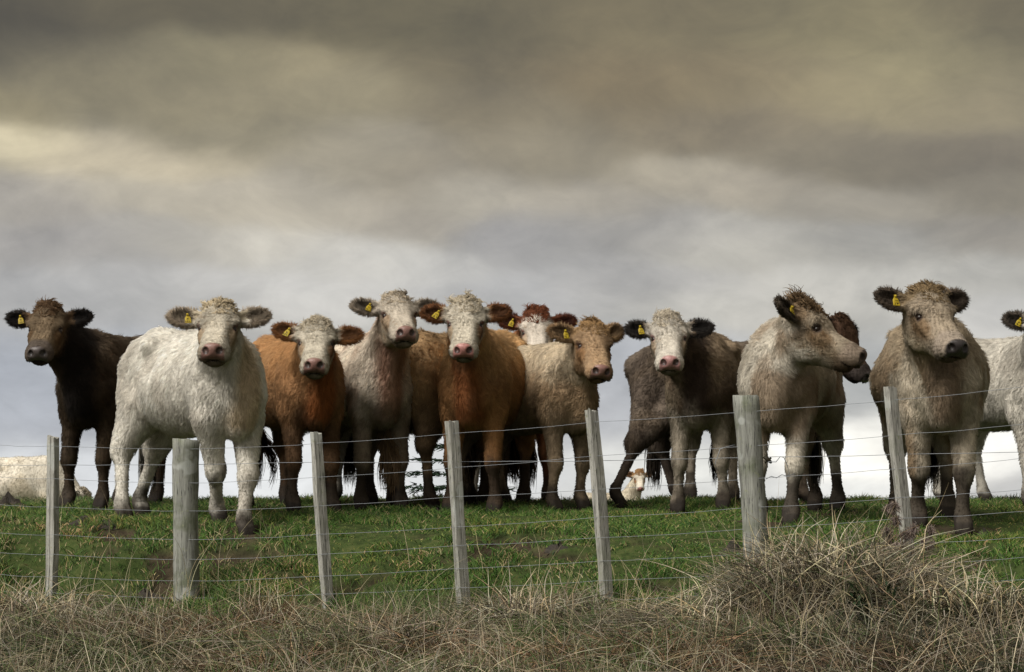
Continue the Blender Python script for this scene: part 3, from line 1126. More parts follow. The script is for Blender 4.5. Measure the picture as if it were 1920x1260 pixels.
            lc.append(lerp(kc, kc * np.array([.8, .72, .58]), .6)[None] * R_.uniform(.5, 1.3, nk)[:, None])
            lnrm.append(unit(w[None] * .6 + dd * .6 + R_.normal(0, .3, (nk, 3))))
            for p in ear1:
                ne = 620
                th = R_.uniform(0, 2 * math.pi, ne)
                sg = 1 if p.grp == 'ear1' else -1
                q = np.c_[np.cos(th) * p.r[0] * R_.uniform(.80, 1, ne), np.sin(th) * p.r[1] * R_.uniform(.80, 1, ne), R_.uniform(-.3, .5, ne) * p.r[2]]
                r0 = p.c + q @ p.R
                rd = unit(np.c_[np.cos(th) * .8 + .3, np.sin(th) * 1.1, .45 + 0 * th] @ p.R + R_.normal(0, .28, (ne, 3)))
                lk = R_.uniform(.012, .036, ne) * hs * np.where(np.cos(th) < -.5, .3, 1)
                q1 = r0 + rd * (lk * .5)[:, None]
                q2 = q1 + unit(rd + np.array([0, 0, -.3])) * (lk * .5)[:, None]
                lp.append(np.stack([r0, lerp(r0, q1, .6), q1, q2], 1))
                lr.append(np.tile(np.array([.0017, .0015, .0012, .0003]), (ne, 1)))
                ec = C['ear'] if C['ear'] is not None else C['base']
                lc.append(ec[None] * R_.uniform(.6, 1.35, ne)[:, None])
                lnrm.append(unit(rd + p.R[2] * .5))
        nt = 420
        r0 = tail_end + R_.normal(0, .012 * s, (nt, 3)) + np.array([0, 0, .10]) * R_.random((nt, 1)) * s
        dl = R_.uniform(.14, .36, nt) * s
        lock = R_.integers(0, 6, nt)
        lofs = R_.normal(0, .035, (6, 3)) * np.array([1, 1, .2])
        sway = lofs[lock]
        lp.append(np.stack([r0, r0 + sway * .5 + np.c_[np.zeros((nt, 2)), -dl * .35], r0 + sway + R_.normal(0, .006, (nt, 3)) + np.c_[np.zeros((nt, 2)), -dl * .7],
                            r0 + sway * .8 + R_.normal(0, .01, (nt, 3)) + np.c_[np.zeros((nt, 2)), -dl]], 1))
        lr.append(np.tile(np.array([.0022, .0022, .0018, .0006]), (nt, 1)))
        lc.append(lerp(C['base'], MUD, .6)[None] * R_.uniform(.5, 1.2, nt)[:, None])
        lnrm.append(unit(R_.normal(0, .5, (nt, 3)) + np.array([-1, 0, .3])))
        names = ['forelock', 'ear_fringe', 'ear_fringe', 'tail_switch'] if headp else ['tail_switch']
        for nm, a1, a2, a3, a4 in zip(names, lp, lr, lc, lnrm):
            curves_obj(nm, a1, a2, np.clip(a3, .004, .85), a4, M_HAIR, root)
    # ---------------- ear tag on the right ear
    if tagged and ear1:
        p = [q for q in ear1 if q.grp == 'ear-1'][0]
        e0, e2 = p.R[0], p.R[2]
        c0 = p.c + e0 * p.r[0] * -.02 + e2 * (p.r[2] * .55 + .006) + np.array([0, 0, -.004])
        fx_ = unit(np.cross(np.array([0, 0, 1.0]), e2))          # across the tag
        ez = unit(np.array([0, 0, 1.0]) * .9 + e0 * R_.uniform(-.6, .2))
        ez = unit(ez - e2 * (ez @ e2) * .75)
        fx_ = unit(np.cross(ez, e2))
        nn = unit(np.cross(fx_, ez))
        if nn @ e2 < 0:
            nn = -nn
        out2 = [(-.008, .030), (.008, .030), (.010, .010), (.022, -.010), (.025, -.058), (-.025, -.058), (-.022, -.010), (-.010, .010)]
        fr = [c0 + (fx_ * a_ + ez * b_) * hs * .76 + nn * (.006 + .008 * (b_ < -.03)) for a_, b_ in out2]
        bk = [q - nn * .0035 for q in fr]
        n_ = len(fr)
        Fq = [tuple(range(n_)), tuple(range(2 * n_ - 1, n_ - 1, -1))] + [(i, i + n_, (i + 1) % n_ + n_, (i + 1) % n_) for i in range(n_)]
        tg = mesh_obj('ear_tag', fr + bk, Fq, M_TAG, root, smooth=False)
        # printed herd number, too worn to read: strokes of ink
        sv, sf = [], []
        for row, cnt, hgt_ in ((-.022, 2, .010), (-.044, 3, .014)):
            for q in range(cnt):
                x0 = (q - (cnt - 1) / 2) * .0135
                for (sx, sy, wx, wy) in ((R_.choice([-.005, .005]), 0, .0017, hgt_ / 2), (0, R_.choice([-.4, .4]) * hgt_, .0045, .0017)):
                    o = len(sv)
                    dz = .006 + .008 * .75 + .0022
                    for aa, bb_ in ((-1, -1), (1, -1), (1, 1), (-1, 1)):
                        sv.append(c0 + (fx_ * (x0 + sx + aa * wx) + ez * (row + sy + bb_ * wy)) * hs * .76 + nn * dz)
                    sf.append((o, o + 1, o + 2, o + 3))
        mesh_obj('tag_number', sv, sf, M_INK, tg, smooth=False)
        st = [c0 + ez * .012 * hs + nn * .004, c0 + ez * .012 * hs + nn * .016]
        tv, tf = tube(st, [.008, .0065], 8)
        mesh_obj('tag_stud', tv, tf, M_TAG, tg)
    return root

#@@COWS
WHITE, CREAM = (.70, .665, .59), (.50, .44, .34)
FACEW = (.43, .39, .32)
ORANGE, RUST = (.27, .145, .068), (.20, .065, .022)
TAN, TAUPE, DARK = (.34, .225, .13), (.24, .19, .14), (.046, .032, .021)
PINK, LIVER, BLACK = (.42, .19, .17), (.23, .125, .105), (.045, .038, .036)

cow(171, 14.5, -11, (92, 585), -.42, 0, 38, 0, 'dark chocolate brown cow at the left end of the line, its black ears edged dark',
    look=dict(base=DARK, back=(.085, .062, .042), chest=(.016, .013, .012), face=(.15, .11, .07), ear=(.020, .016, .014), nose=(.085, .07, .068), knot=(.10, .062, .035), muzzle=(.10, .08, .066), mud=.15, dirty=.25, curl=.45),
    s=1.0, seed=1, ears=(.12, .02), knot=(.06, .75))
cow(432, 12.75, 35, (412, 582), -.40, 2, 32, 0, 'cream white cow behind the thick round post near the left, facing the camera',
    look=dict(base=WHITE, face=FACEW, ear=(.36, .29, .215), nose=LIVER, knot=(.44, .38, .28), chest=(.52, .42, .29), mud=.14, dirty=.55, curl=.25),
    s=1.0, seed=2, ears=(.12, .02), hoofs={0: (458, 12.62), 1: (407, 12.95), 2: (262, 13.8), 3: (229, 13.30)}, hair=44000, lt=1.0, belly=1.1)
cow(585, 14.0, 24, (594, 613), -.42, 3, 33, 0, 'rusty orange cow with a white face and a low head, ears tilted unevenly',
    look=dict(base=ORANGE, back=(.40, .215, .095), face=FACEW, ear=(.20, .085, .03), nose=LIVER, eyep=(.16, .07, .03, .8, .25), chest=(.24, .085, .028), mud=.22, inner=(.08, .05, .03), dirty=.4, curl=.35),
    s=.98, seed=3, ears=(-.15, .30))
cow(715, 14.3, 16, (743, 565), -.42, 13, 28, 0, 'pale pinkish cream cow holding its head highest with its nose pushed forward',
    look=dict(base=(.62, .54, .44), face=(.43, .38, .315), ear=(.29, .24, .185), nose=LIVER, patch=(.45, .35, .27), chest=(.34, .20, .14), mud=.24, inner=(.12, .09, .06), dirty=.5, curl=.35),
    s=1.0, seed=4, ears=(.18, .02))
cow(888, 14.1, -11, (874, 574), -.42, -2, 40, 0, 'ginger brown cow with a white face and pink nose in the middle of the line',
    look=dict(base=(.30, .155, .066), face=FACEW, ear=(.17, .07, .028), nose=PINK, eyep=(.15, .08, .04, .8, .15), back=(.50, .30, .14), chest=(.20, .075, .028), mud=.36, dirty=.4, curl=.5),  # lighter back and darker chest also put overhead light into the coat
    s=1.02, seed=5, ears=(.06, -.02), hair=42000, belly=1.12)
cow(985, 16.0, 0, (1007, 592), -.40, 0, 44, 0, 'cow with only its white forehead and dark red ears showing above the tan cow',
    look=dict(base=(.22, .085, .035), face=(.50, .45, .39), ear=(.10, .032, .017), nose=PINK, knot=(.13, .045, .022), mud=.2, curl=.4),
    s=1.08, seed=6, ears=(.0, .05), hair=22000)
cow(1064, 14.4, 38, (1110, 618), -.36, 9, 38, -6, 'tan cow with a ginger forelock beside the tilted middle post, head turned right',
    look=dict(base=(.36, .25, .15), face=(.33, .225, .135), ear=(.34, .22, .12), nose=LIVER, knot=(.30, .195, .10), back=(.52, .43, .31), mud=.14, inner=(.22, .17, .115), dirty=.4, curl=.6),
    s=.94, seed=7, ears=(.75, .05))
cow(1312, 14.2, -10, (1253, 602), -.42, -3, 37, 0, 'brown cow with a broad white face, black ears and a pink and black nose',
    look=dict(base=(.13, .095, .065), face=(.44, .405, .35), ear=(.035, .030, .027), nose=(.40, .21, .20), patch=(.34, .27, .19), back=(.22, .165, .11), muzzle=(.50, .46, .40), chest=(.05, .035, .028), mud=.15, inner=(.42, .37, .30), dirty=.5, curl=.8),
    s=1.0, seed=8, ears=(-.02, -.12))
cow(1457, 12.9, -17, (1502, 580), -.25, 70, 34, 0, 'grey beige cow seen in profile looking right beside the thick leaning post',
    look=dict(base=(.47, .43, .36), face=(.33, .275, .205), ear=(.10, .08, .06), nose=(.055, .045, .045), knot=(.22, .155, .095), patch=(.30, .235, .17), muzzle=(.22, .175, .135), mud=.22, dirty=.35, curl=.35),
    s=1.02, hs=1.06, seed=9, ears=(.3, .5), hair=42000, knot=(.085, .8), hoofs={0: (1484, 12.75), 1: (1425, 13.0), 2: (1572, 14.1), 3: (1530, 14.3)})
cow(1762, 12.45, -5, (1736, 553), -.40, 18, 39, 0, 'grizzled fawn cow with a dark nose and wide belly behind the right end post',
    look=dict(base=(.48, .42, .33), face=(.31, .255, .19), ear=(.105, .08, .06), nose=(.04, .034, .034), knot=(.20, .148, .088), patch=(.29, .215, .14), chest=(.22, .165, .115), muzzle=(.30, .25, .20), back=(.31, .25, .175), mud=.34, dirty=.5, curl=.6),
    s=1.04, hs=1.07, seed=10, ears=(.40, .30), hair=44000, lt=.97, belly=1.36, hoofs={0: (1806, 12.35), 1: (1722, 12.6)})
cow(1945, 14.6, 22, (1962, 590), -.42, 0, 48, 0, 'whitish cow cut off by the right edge of the picture, one dark tagged ear showing',
    look=dict(base=(.52, .49, .43), face=(.5, .46, .4), ear=(.10, .08, .065), nose=LIVER, mud=.1, dirty=.3, curl=.4),
    s=1.0, seed=11, ears=(.1, .1), hair=26000)
# animals standing behind the front row
cow(915, 15.4, 150, (930, 700), .3, 150, 40, 0, 'tan curly coated cow turned away between the pale cow and the ginger cow',
    look=dict(base=(.36, .235, .125), patch=(.30, .18, .09), ear=(.2, .1, .05), mud=.25, inner=(.10, .07, .045), dirty=.5, curl=1.0),
    s=1.02, seed=12, headless=True, hair=26000, tagged=False)
cow(640, 15.6, -78, (520, 760), .0, -78, 50, 0, 'white cow hidden behind the front row with only its pale legs showing',
    look=dict(base=(.50, .46, .38), mud=.1, dirty=.5), s=.95, seed=13, headless=True, hair=12000, tagged=False)
cow(1490, 15.3, 80, (1578, 608), .1, 56, 58, 0, 'grey brown cow standing sideways at the back, dark head half hidden by another',
    look=dict(base=(.135, .108, .085), muzzle=(.045, .036, .032), face=(.085, .048, .03), ear=(.03, .022, .018), nose=(.03, .026, .026), patch=(.09, .07, .055), mud=.1, dirty=.4, curl=.5),
    s=.99, seed=14, hair=30000, tagged=False, tail=(-.66, .12), hoofs={3: (1156, 14.8), 2: (1268, 15.5)})
# far cattle
far_group = 'cattle far beyond the crest'
cow(110, 29, 80, (158, 925), -.1, 80, 62, 0, 'far cream cow grazing beyond the crest at the left edge, its head and legs hidden',
    look=dict(base=(.66, .61, .52), mud=.0, patch=(.60, .53, .42), dirty=.5, curl=.4), s=1.06, lying=.34, seed=15, hair=9000, tagged=False, coarse=.04, fine=.03, group=far_group)
cow(1176, 40, 62, (1199, 886), -.1, 0, 46, 0, 'far pale cow with orange eye patches, its face just peeping over the crest',
    look=dict(base=(.52, .46, .36), face=(.55, .5, .42), ear=(.25, .13, .06), nose=PINK, eyep=(.30, .15, .06, .9, .9), knot=(.33, .2, .1), mud=0., curl=.2), s=.95, hs=.9, seed=16, hair=7000,
    tagged=False, coarse=.04, fine=.016, group=far_group, lying=.42)


# ground trodden to mud round the hooves


def trodden(x, y):
    d = np.full(np.shape(x), 9.0)
    for q in HOOVES:
        d = np.minimum(d, np.hypot(x - q[0], (y - q[1]) * .8))
    n = vnoise(np.c_[np.ravel(x), np.ravel(y), np.zeros(np.size(x))], 7, 301, 2).reshape(np.shape(x))
    return sstep(.30, .10, d + (n - .5) * .25)


ground.data.attributes['dry'].data.foreach_set('value', np.maximum(dry, trodden(gv[:, 0], gv[:, 1])).astype(np.float32))

# ------------------------------------------------------------------ fence
fence = empty('wire_fence', (0, 11.1, G(0, 11.1)))
tag(fence, 'sagging wire fence on leaning grey wooden posts running along the top of the bank', 'fence')
FO = np.array([0, 11.1, G(0, 11.1)])
POSTS = [  # top column, top row, foot column, foot row, width px, round, twist
    (100, 819, 96, 1125, 19, False, .55), (349, 824, 349, 1175, 47, True, 0), (591, 812, 620, 1175, 19, False, -.6), (845, 791, 874, 1170, 21, False, -.55),
    (1108, 770, 1142, 1160, 21, False, -.6), (1399, 743, 1424, 1150, 47, True, 0), (1671, 727, 1712, 1140, 21, False, -.5)]


def post_mesh(top, foot, width, rnd, twist, seed):
    r = np.random.default_rng(seed)
    n = 26
    axis_ = unit(top - foot)
    e1 = unit(np.cross(axis_, [0, 1, 0]))
    e2 = np.cross(e1, axis_)
    c, s_ = math.cos(twist), math.sin(twist)
    a, b = e1 * c + e2 * s_, -e1 * s_ + e2 * c
    if rnd:
        K = 20
        sec = [(math.cos(2 * math.pi * k / K) * .5, math.sin(2 * math.pi * k / K) * .5) for k in range(K)]
    else:           # sawn batten with softened corners and a drying split down its face
        w2, d2, q = .5, .40, .05
        sec = [(-w2 + q, -d2), (-.06, -d2), (-.02, -d2 + .10), (.02, -d2), (w2 - q, -d2), (w2, -d2 + q), (w2, 0), (w2, d2 - q), (w2 - q, d2), (0, d2), (-w2 + q, d2), (-w2, d2 - q), (-w2, 0), (-w2, -d2 + q)]
    K = len(sec)
    V, F = [], []
    for i in range(n + 1):
        t = i / n
        p = lerp(foot, top, t) + (a * math.sin(t * 5 + seed) + b * math.cos(t * 4 + seed)) * .004
        sc = width * (1 + .04 * math.sin(t * 9 + seed * 3) + (.05 * (1 - t) if rnd else 0))
        for k, (x, y) in enumerate(sec):
            j = 1 + .035 * math.sin(k * 2.1 + t * 17 + seed) + r.normal(0, .012)
            q = p + (a * x + b * y) * sc * j
            if i == n:
                q = q + axis_ * (r.normal(0, .004) + x * .012)
            V.append(q)
    for i in range(n):
        for k in range(K):
            k2 = (k + 1) % K
            F.append((i * K + k, i * K + k2, (i + 1) * K + k2, (i + 1) * K + k))
    V.append(np.mean(V[n * K:(n + 1) * K], axis=0) + axis_ * .003)
    for k in range(K):
        F.append((n * K + k, n * K + (k + 1) % K, len(V) - 1))
    return V, F


for i, (tx, ty, bx, by, wpx, rnd, tw) in enumerate(POSTS):
    yy = float(fence_Y((bx - 960) / FPX * 11))
    top, foot = at(tx, ty, yy), at(bx, by, yy)
    foot = foot + (foot - top) * .25
    v, f = post_mesh(top - FO, foot - FO, wpx * yy / FPX, rnd, tw, i + 3)
    po = mesh_obj('post', v, f, M_ROUND if rnd else M_WOOD, fence, smooth=rnd)
    if rnd:
        po['label'] = 'thick round strainer post'

WX = [-60, 0, 98, 349, 602, 855, 1122, 1408, 1690, 1920, 1990]
WIRES = [
    [833, 834, 836, 842, 831, 812, 791, 771, 749, 725, 718], [893, 894, 897, 906, 894, 877, 854, 836, 815, 795, 789], [944, 946, 950, 959, 948, 931, 917, 897, 878, 859, 853],
    [997, 999, 1003, 1012, 1002, 988, 970, 952, 933, 918, 913], [1034, 1036, 1040, 1049, 1039, 1023, 1008, 991, 972, 959, 955], [1075, 1077, 1081, 1090, 1080, 1066, 1052, 1037, 1020, 1007, 1003],
    [1106, 1108, 1112, 1121, 1114, 1102, 1089, 1075, 1060, 1045, 1041], [1140, 1142, 1146, 1155, 1149, 1137, 1125, 1112, 1100, 1086, 1082]]
for wi, rows in enumerate(WIRES + [[872, 872, 872, 871, 867, 866, 864, 858, 852, 847, 845]]):
    pts, j = [], 0
    for k in range(len(WX) - 1):
        for t in np.linspace(0, 1, 7)[:-1]:
            x = lerp(WX[k], WX[k + 1], t)
            sag = 4 * t * (1 - t) * (1.6 if wi < 8 else .4)
            yf = float(fence_Y((x - 960) / FPX * 11))
            off = -.055 if wi < 8 else .06
            pts.append(at(x, lerp(rows[k], rows[k + 1], t) + sag, yf + off) - FO + rng.normal(0, .0012, 3) * np.array([0, 1, 1]))
    v, f = tube(pts, .00115 if wi < 8 else .0015, 6)
    mesh_obj('wire', v, f, M_WIRE, fence)


def px_path(pts, y):
    return [at(a, b, y) - FO for a, b in pts]


for p in (
    [(1378, 834), (1362, 838), (1350, 842), (1346, 855), (1341, 868), (1344, 880)],
    [(1440, 866), (1455, 866), (1463, 856), (1470, 858), (1476, 872), (1480, 888), (1474, 893)],
    [(1436, 898), (1446, 893), (1456, 896), (1466, 890), (1476, 893), (1490, 888)]):
    v, f = tube(px_path(p, 10.36), .0022, 6)
    mesh_obj('wire_tie', v, f, M_WIRE, fence)
ins = merge([tube(px_path([(1432, 856), (1440, 862), (1447, 868)], 10.37), [.008, .012, .006], 8), tube(px_path([(1434, 868), (1446, 858)], 10.37), .005, 8)])
mesh_obj('insulator', ins[0], ins[1], M_INK, fence)


# ------------------------------------------------------------------ grass, straw and the plants on the bank


def blades(name, x, y, h, lean, ang, col, w0, mat, K=4, droop=.5, rs=1, z=None, origin=(0, 0, 0), parent=None, jit=.04, kinked=0.0):
    """one curve per blade; lean = sideways run as a share of the height, ang = its direction"""
    r = np.random.default_rng(rs)
    N = len(x)
    z = ground_z(x, y) - .012 if z is None else z
    p0 = np.c_[x, y, z]
    d = np.c_[np.cos(ang), np.sin(ang), np.zeros(N)]
    pts = []
    kink = np.where(r.random(N) < kinked, r.uniform(.3, .75, N), 9.0)          # broken stalks fold over
    ka = ang + r.normal(0, 1.2, N)
    d2 = np.c_[np.cos(ka), np.sin(ka), np.zeros(N)]
    for k in range(K):
        t = k / (K - 1)
        up = h * (t - droop * lean * t * t * .55)
        run = h * lean * t ** 1.7
        over = np.clip(t - kink, 0, 1)
        up = up - h * over * (1.1 + .5 * lean)
        pts.append(p0 + d * run[:, None] + d2 * (h * over * 1.1)[:, None] + np.c_[np.zeros((N, 2)), up] + r.normal(0, jit, (N, 3)) * (h * t)[:, None] * np.array([1, 1, .4]))
    pts = np.stack(pts, 1) - np.array(origin)
    prof = np.array([1.0, .95, .8, .55, .4, .2])[:K - 1].tolist() + [.12]
    rad = np.array(prof)[None] * (w0 * r.uniform(.7, 1.25, N))[:, None]
    nr = unit(np.c_[r.normal(0, .55, (N, 2)), np.ones(N)])
    return curves_obj(name, pts, rad, col, nr, mat, parent)


def palette(r, N, cols, probs, var=.25):
    c = np.array(cols)[r.choice(len(cols), N, p=np.array(probs) / sum(probs))]
    return c * r.uniform(1 - var, 1 + var, (N, 1)) * r.uniform(.94, 1.06, (N, 3))


r = np.random.default_rng(21)
N = 420000
gy_ = 8.9 + 7.9 * r.random(N) ** 1.0
gx_ = (r.random(N) * 2 - 1) * (.27 * gy_ + .3)
pp = np.c_[gx_, gy_, 0 * gx_]
tus = vnoise(pp, 2.2, 71, 3)
fin = vnoise(pp, 9, 73, 2)
rel = gy_ - fence_Y(np.clip(gx_, -5, 5))
hol = np.maximum(hole_f(gx_, gy_), trodden(gx_, gy_) * .75)
keep = (r.random(N) > hol * .88) & (r.random(N) < np.clip(.22 + 1.4 * sstep(.40, .58, tus * .5 + fin * .5), 0, 1) * sstep(-1.9, -.9, rel))
gx_, gy_, tus, fin, rel = (a[keep] for a in (gx_, gy_, tus, fin, rel))
N = len(gx_)
hh = (.018 + .050 * sstep(.42, .72, tus * .5 + fin * .5)) * r.uniform(.6, 1.4, N) + .045 * sstep(1.2, -.1, rel) * r.random(N)
gc = palette(r, N, [(.046, .108, .014), (.074, .136, .022), (.026, .064, .010), (.17, .19, .05), (.30, .25, .13)], [6, 5, 4, 2.0, 1.1])
strw = (r.random(N) < .22 * sstep(1.7, .2, rel) * sstep(.42, .6, vnoise(np.c_[gx_, gy_, 0 * gx_], 3.1, 83, 2)))
gc = np.where(strw[:, None], palette(r, N, [(.36, .30, .17), (.24, .18, .09)], [1, 1]), gc)
yel = sstep(.48, .62, vnoise(np.c_[gx_, gy_, 0 * gx_], 1.1, 79, 2))
gc = lerp(gc, gc * np.array([1.45, 1.12, 1.1]), yel[:, None] * .6)
tag(blades('pasture_grass', gx_, gy_, hh, r.uniform(.2, 1.1, N), r.uniform(0, 6.28, N), gc, np.full(N, .0022), M_GRASS, 3, rs=3),
    'short grazed green grass covering the slope under the cattle', None, None, 'stuff')
# taller blades on the skyline
N = 4200
gx_ = (r.random(N) * 2 - 1) * 4.4
gy_ = 15.4 + r.random(N) * 1.3
k_ = vnoise(np.c_[gx_, gy_ * .3, 0 * gx_], 1.6, 91, 2)
keep = k_ + .10 * (gx_ > .9) > .42
gx_, gy_, k_ = gx_[keep], gy_[keep], k_[keep]
N = len(gx_)
tag(blades('skyline_grass', gx_, gy_, r.uniform(.03, .09, N), r.uniform(.2, 1.2, N), r.uniform(0, 6.28, N),
           palette(r, N, [(.06, .10, .03), (.12, .12, .05), (.2, .17, .09)], [4, 2, 1]), np.full(N, .0022), M_GRASS, 4, rs=5),
    'taller grass blades along the crest against the sky', None, None, 'stuff')

STRAW = [(.40, .335, .215), (.27, .215, .13), (.16, .118, .068), (.36, .32, .245), (.085, .064, .038), (.075, .105, .032), (.50, .44, .32)]
# dry grass on the near bank: a dark thatch, a tangle of short stuff, then thin pale stalks thrown every way
N = 130000
yy = 7.4 + 4.0 * r.random(N)
xx = (r.random(N) * 2 - 1) * (.26 * yy + .35)
rel = yy - fence_Y(np.clip(xx, -5, 5))
pp = np.c_[xx, yy, 0 * xx]
cl = vnoise(pp, 1.7, 101, 3)
c2 = vnoise(pp, 5.0, 103, 2)
keep = (rel < -.60 - .9 * (.75 - cl) + .5 * sstep(1.0, 1.8, xx) + .5 * sstep(-1.9, -2.5, xx)) & (r.random(N) < .05 + 1.2 * sstep(.40, .60, cl * .5 + c2 * .5))
xx, yy, cl, c2, rel = xx[keep], yy[keep], cl[keep], c2[keep], rel[keep]
N = len(xx)
hh = (.05 + .16 * sstep(.35, .65, cl * .5 + c2 * .5)) * r.uniform(.4, 1.4, N) * lerp(1, .35, sstep(-1.0, -.1, rel))
flow = vnoise(np.c_[xx, yy, 0 * xx], 2.6, 111, 2) * 14.0
dc = palette(r, N, STRAW, [1.0, 1.6, 2.6, 2.2, 3.4, 3.6, .5], .45) * lerp(.22, .66, r.random((N, 1)))
hue = vnoise(np.c_[xx, yy, 0 * xx], 1.6, 115, 2)
dc = dc * lerp(.45, 1.35, sstep(.35, .65, vnoise(np.c_[xx, yy, 0 * xx], .9, 117, 2)))[:, None]
dc = lerp(dc, dc * np.array([1.0, .68, .5]), sstep(.50, .62, hue)[:, None] * .8)
dc = lerp(dc, dc * np.array([.45, .74, .30]), (sstep(.50, .34, hue) * (r.random(N) < .75))[:, None] * .85)
tag(blades('dry_grass', xx, yy, hh, r.uniform(.2, 2.6, N), flow + r.normal(0, 1.3, N), dc, np.full(N, .0019), M_STRAW, 4, droop=.5, rs=9, jit=.09, kinked=.35),
    'tangled dry brown grass covering the bank below the fence', None, None, 'stuff')
N = 13000
yy = 7.4 + 3.8 * r.random(N)
xx = (r.random(N) * 2 - 1) * (.26 * yy + .35)
rel = yy - fence_Y(np.clip(xx, -5, 5))
cl = vnoise(np.c_[xx, yy, 0 * xx], 1.7, 101, 3)
keep = rel < -.60 - .9 * (.75 - cl) + .5 * sstep(.2, .8, xx)
xx, yy, cl = xx[keep], yy[keep], cl[keep]
N = len(xx)
tag(blades('straw_stalks', xx, yy, r.uniform(.10, .36, N) * (.5 + cl), r.uniform(.1, 1.5, N) * r.uniform(.4, 1.6, N), r.uniform(0, 6.28, N), palette(r, N, STRAW, [3, 2.5, 1.2, 3, .8, .3, 1.8], .4) * lerp(.35, .95, r.random((N, 1))), np.full(N, .0013), M_STRAW, 4,
           droop=.45, rs=10, jit=.03, kinked=.45), 'pale dead stalks lying every way over the bank', None, None, 'stuff')
N = 30000
yy = 7.4 + 4.0 * r.random(N)
xx = (r.random(N) * 2 - 1) * (.26 * yy + .35)
g_ = vnoise(np.c_[xx, yy, 0 * xx], 2.4, 151, 2)
keep = (g_ > .52) & (yy < fence_Y(np.clip(xx, -5, 5)) - .1)
xx, yy, g_ = xx[keep], yy[keep], g_[keep]
N = len(xx)
tag(blades('bank_grass', xx, yy, r.uniform(.08, .24, N), r.uniform(.1, 1.2, N), r.uniform(0, 6.28, N), palette(r, N, [(.05, .085, .022), (.08, .115, .035), (.11, .12, .05)], [3, 2, 1.5]), np.full(N, .0022), M_GRASS, 5,
           rs=14, jit=.04, kinked=.2), 'green grass tufts growing up through the dry bank', None, None, 'stuff')
# single seed stalks that stand above the rest
N = 70
xx = (r.random(N) * 2 - 1) * 2.9
yy = fence_Y(xx) + r.uniform(-1.3, .5, N)
tag(blades('seed_stalk', xx, yy, r.uniform(.28, .62, N), r.uniform(.1, .8, N), r.uniform(0, 6.28, N), palette(r, N, [(.36, .31, .20), (.26, .21, .12)], [1, 1]), np.full(N, .0014), M_STRAW, 5, rs=12, jit=.02),
    'thin pale dry stalks standing over the grass beside the fence', None, None, 'stuff')


def tussock(px, py, Y, rx, ry, n, h, cols, probs, label, width=.003, seed=1, lean=(.3, 1.6), bump=.0, toward=None, rise=0.0, dark=True):
    r = np.random.default_rng(seed)
    c = at(px, py, Y)
    gz = G(c[0], c[1])
    t = empty('grass_tussock', (c[0], c[1], gz))
    tag(t, label, 'grass clump')
    # matted core
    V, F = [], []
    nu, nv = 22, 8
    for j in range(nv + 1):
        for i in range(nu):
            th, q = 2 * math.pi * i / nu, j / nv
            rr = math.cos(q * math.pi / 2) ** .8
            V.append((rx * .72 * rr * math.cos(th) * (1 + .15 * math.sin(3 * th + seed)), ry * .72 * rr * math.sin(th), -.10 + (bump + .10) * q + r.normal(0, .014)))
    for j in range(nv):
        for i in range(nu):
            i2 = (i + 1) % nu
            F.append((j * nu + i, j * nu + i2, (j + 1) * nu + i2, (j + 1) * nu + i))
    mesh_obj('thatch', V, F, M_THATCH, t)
    th = r.uniform(0, 2 * math.pi, n)
    q = np.sqrt(r.random(n))
    x = c[0] + rx * .9 * q * np.cos(th)
    y = c[1] + ry * .9 * q * np.sin(th)
    z = gz - .04 + (bump + .04) * np.sqrt(np.clip(1 - q ** 2, 0, 1)) * .8
    ang = np.arctan2(np.sin(th) * ry, np.cos(th) * rx) + r.normal(0, 1.3, n)
    if toward is not None:
        k = r.random(n) < .55
        ang = np.where(k, toward + r.normal(0, .5, n), ang)
    hh = h * r.uniform(.25, 1.15, n) * (1 - .35 * q)
    col = palette(r, n, cols, probs, .35) * lerp(.20, .85, r.random((n, 1)) ** 1.3)
    blades('blade_mass', x, y, hh, r.uniform(*lean, n), ang, col, np.full(n, width), M_STRAW, 6, droop=.5, jit=.07, kinked=.4, rs=seed + 40, z=z, origin=(c[0], c[1], gz), parent=t)['kind'] = 'stuff'
    nb = n // 14
    th = r.uniform(0, 2 * math.pi, nb)
    q = np.sqrt(r.random(nb))
    x, y = c[0] + rx * .85 * q * np.cos(th), c[1] + ry * .85 * q * np.sin(th)
    z = gz + (bump + .02) * np.sqrt(np.clip(1 - q ** 2, 0, 1)) * .9
    blades('broad_blade', x, y, h * r.uniform(.35, 1.1, nb), r.uniform(.1, 1.1, nb) * r.uniform(.2, 1.4, nb), r.uniform(0, 6.28, nb), palette(r, nb, [(.44, .38, .25), (.34, .26, .15), (.40, .36, .28), (.08, .13, .04)], [3, 2, 2, .9], .35),
           np.full(nb, width * 1.15), M_STRAW, 6, droop=.5, jit=.03, kinked=.5, rs=seed + 70, z=z, origin=(c[0], c[1], gz), parent=t)['kind'] = 'stuff'
    return t


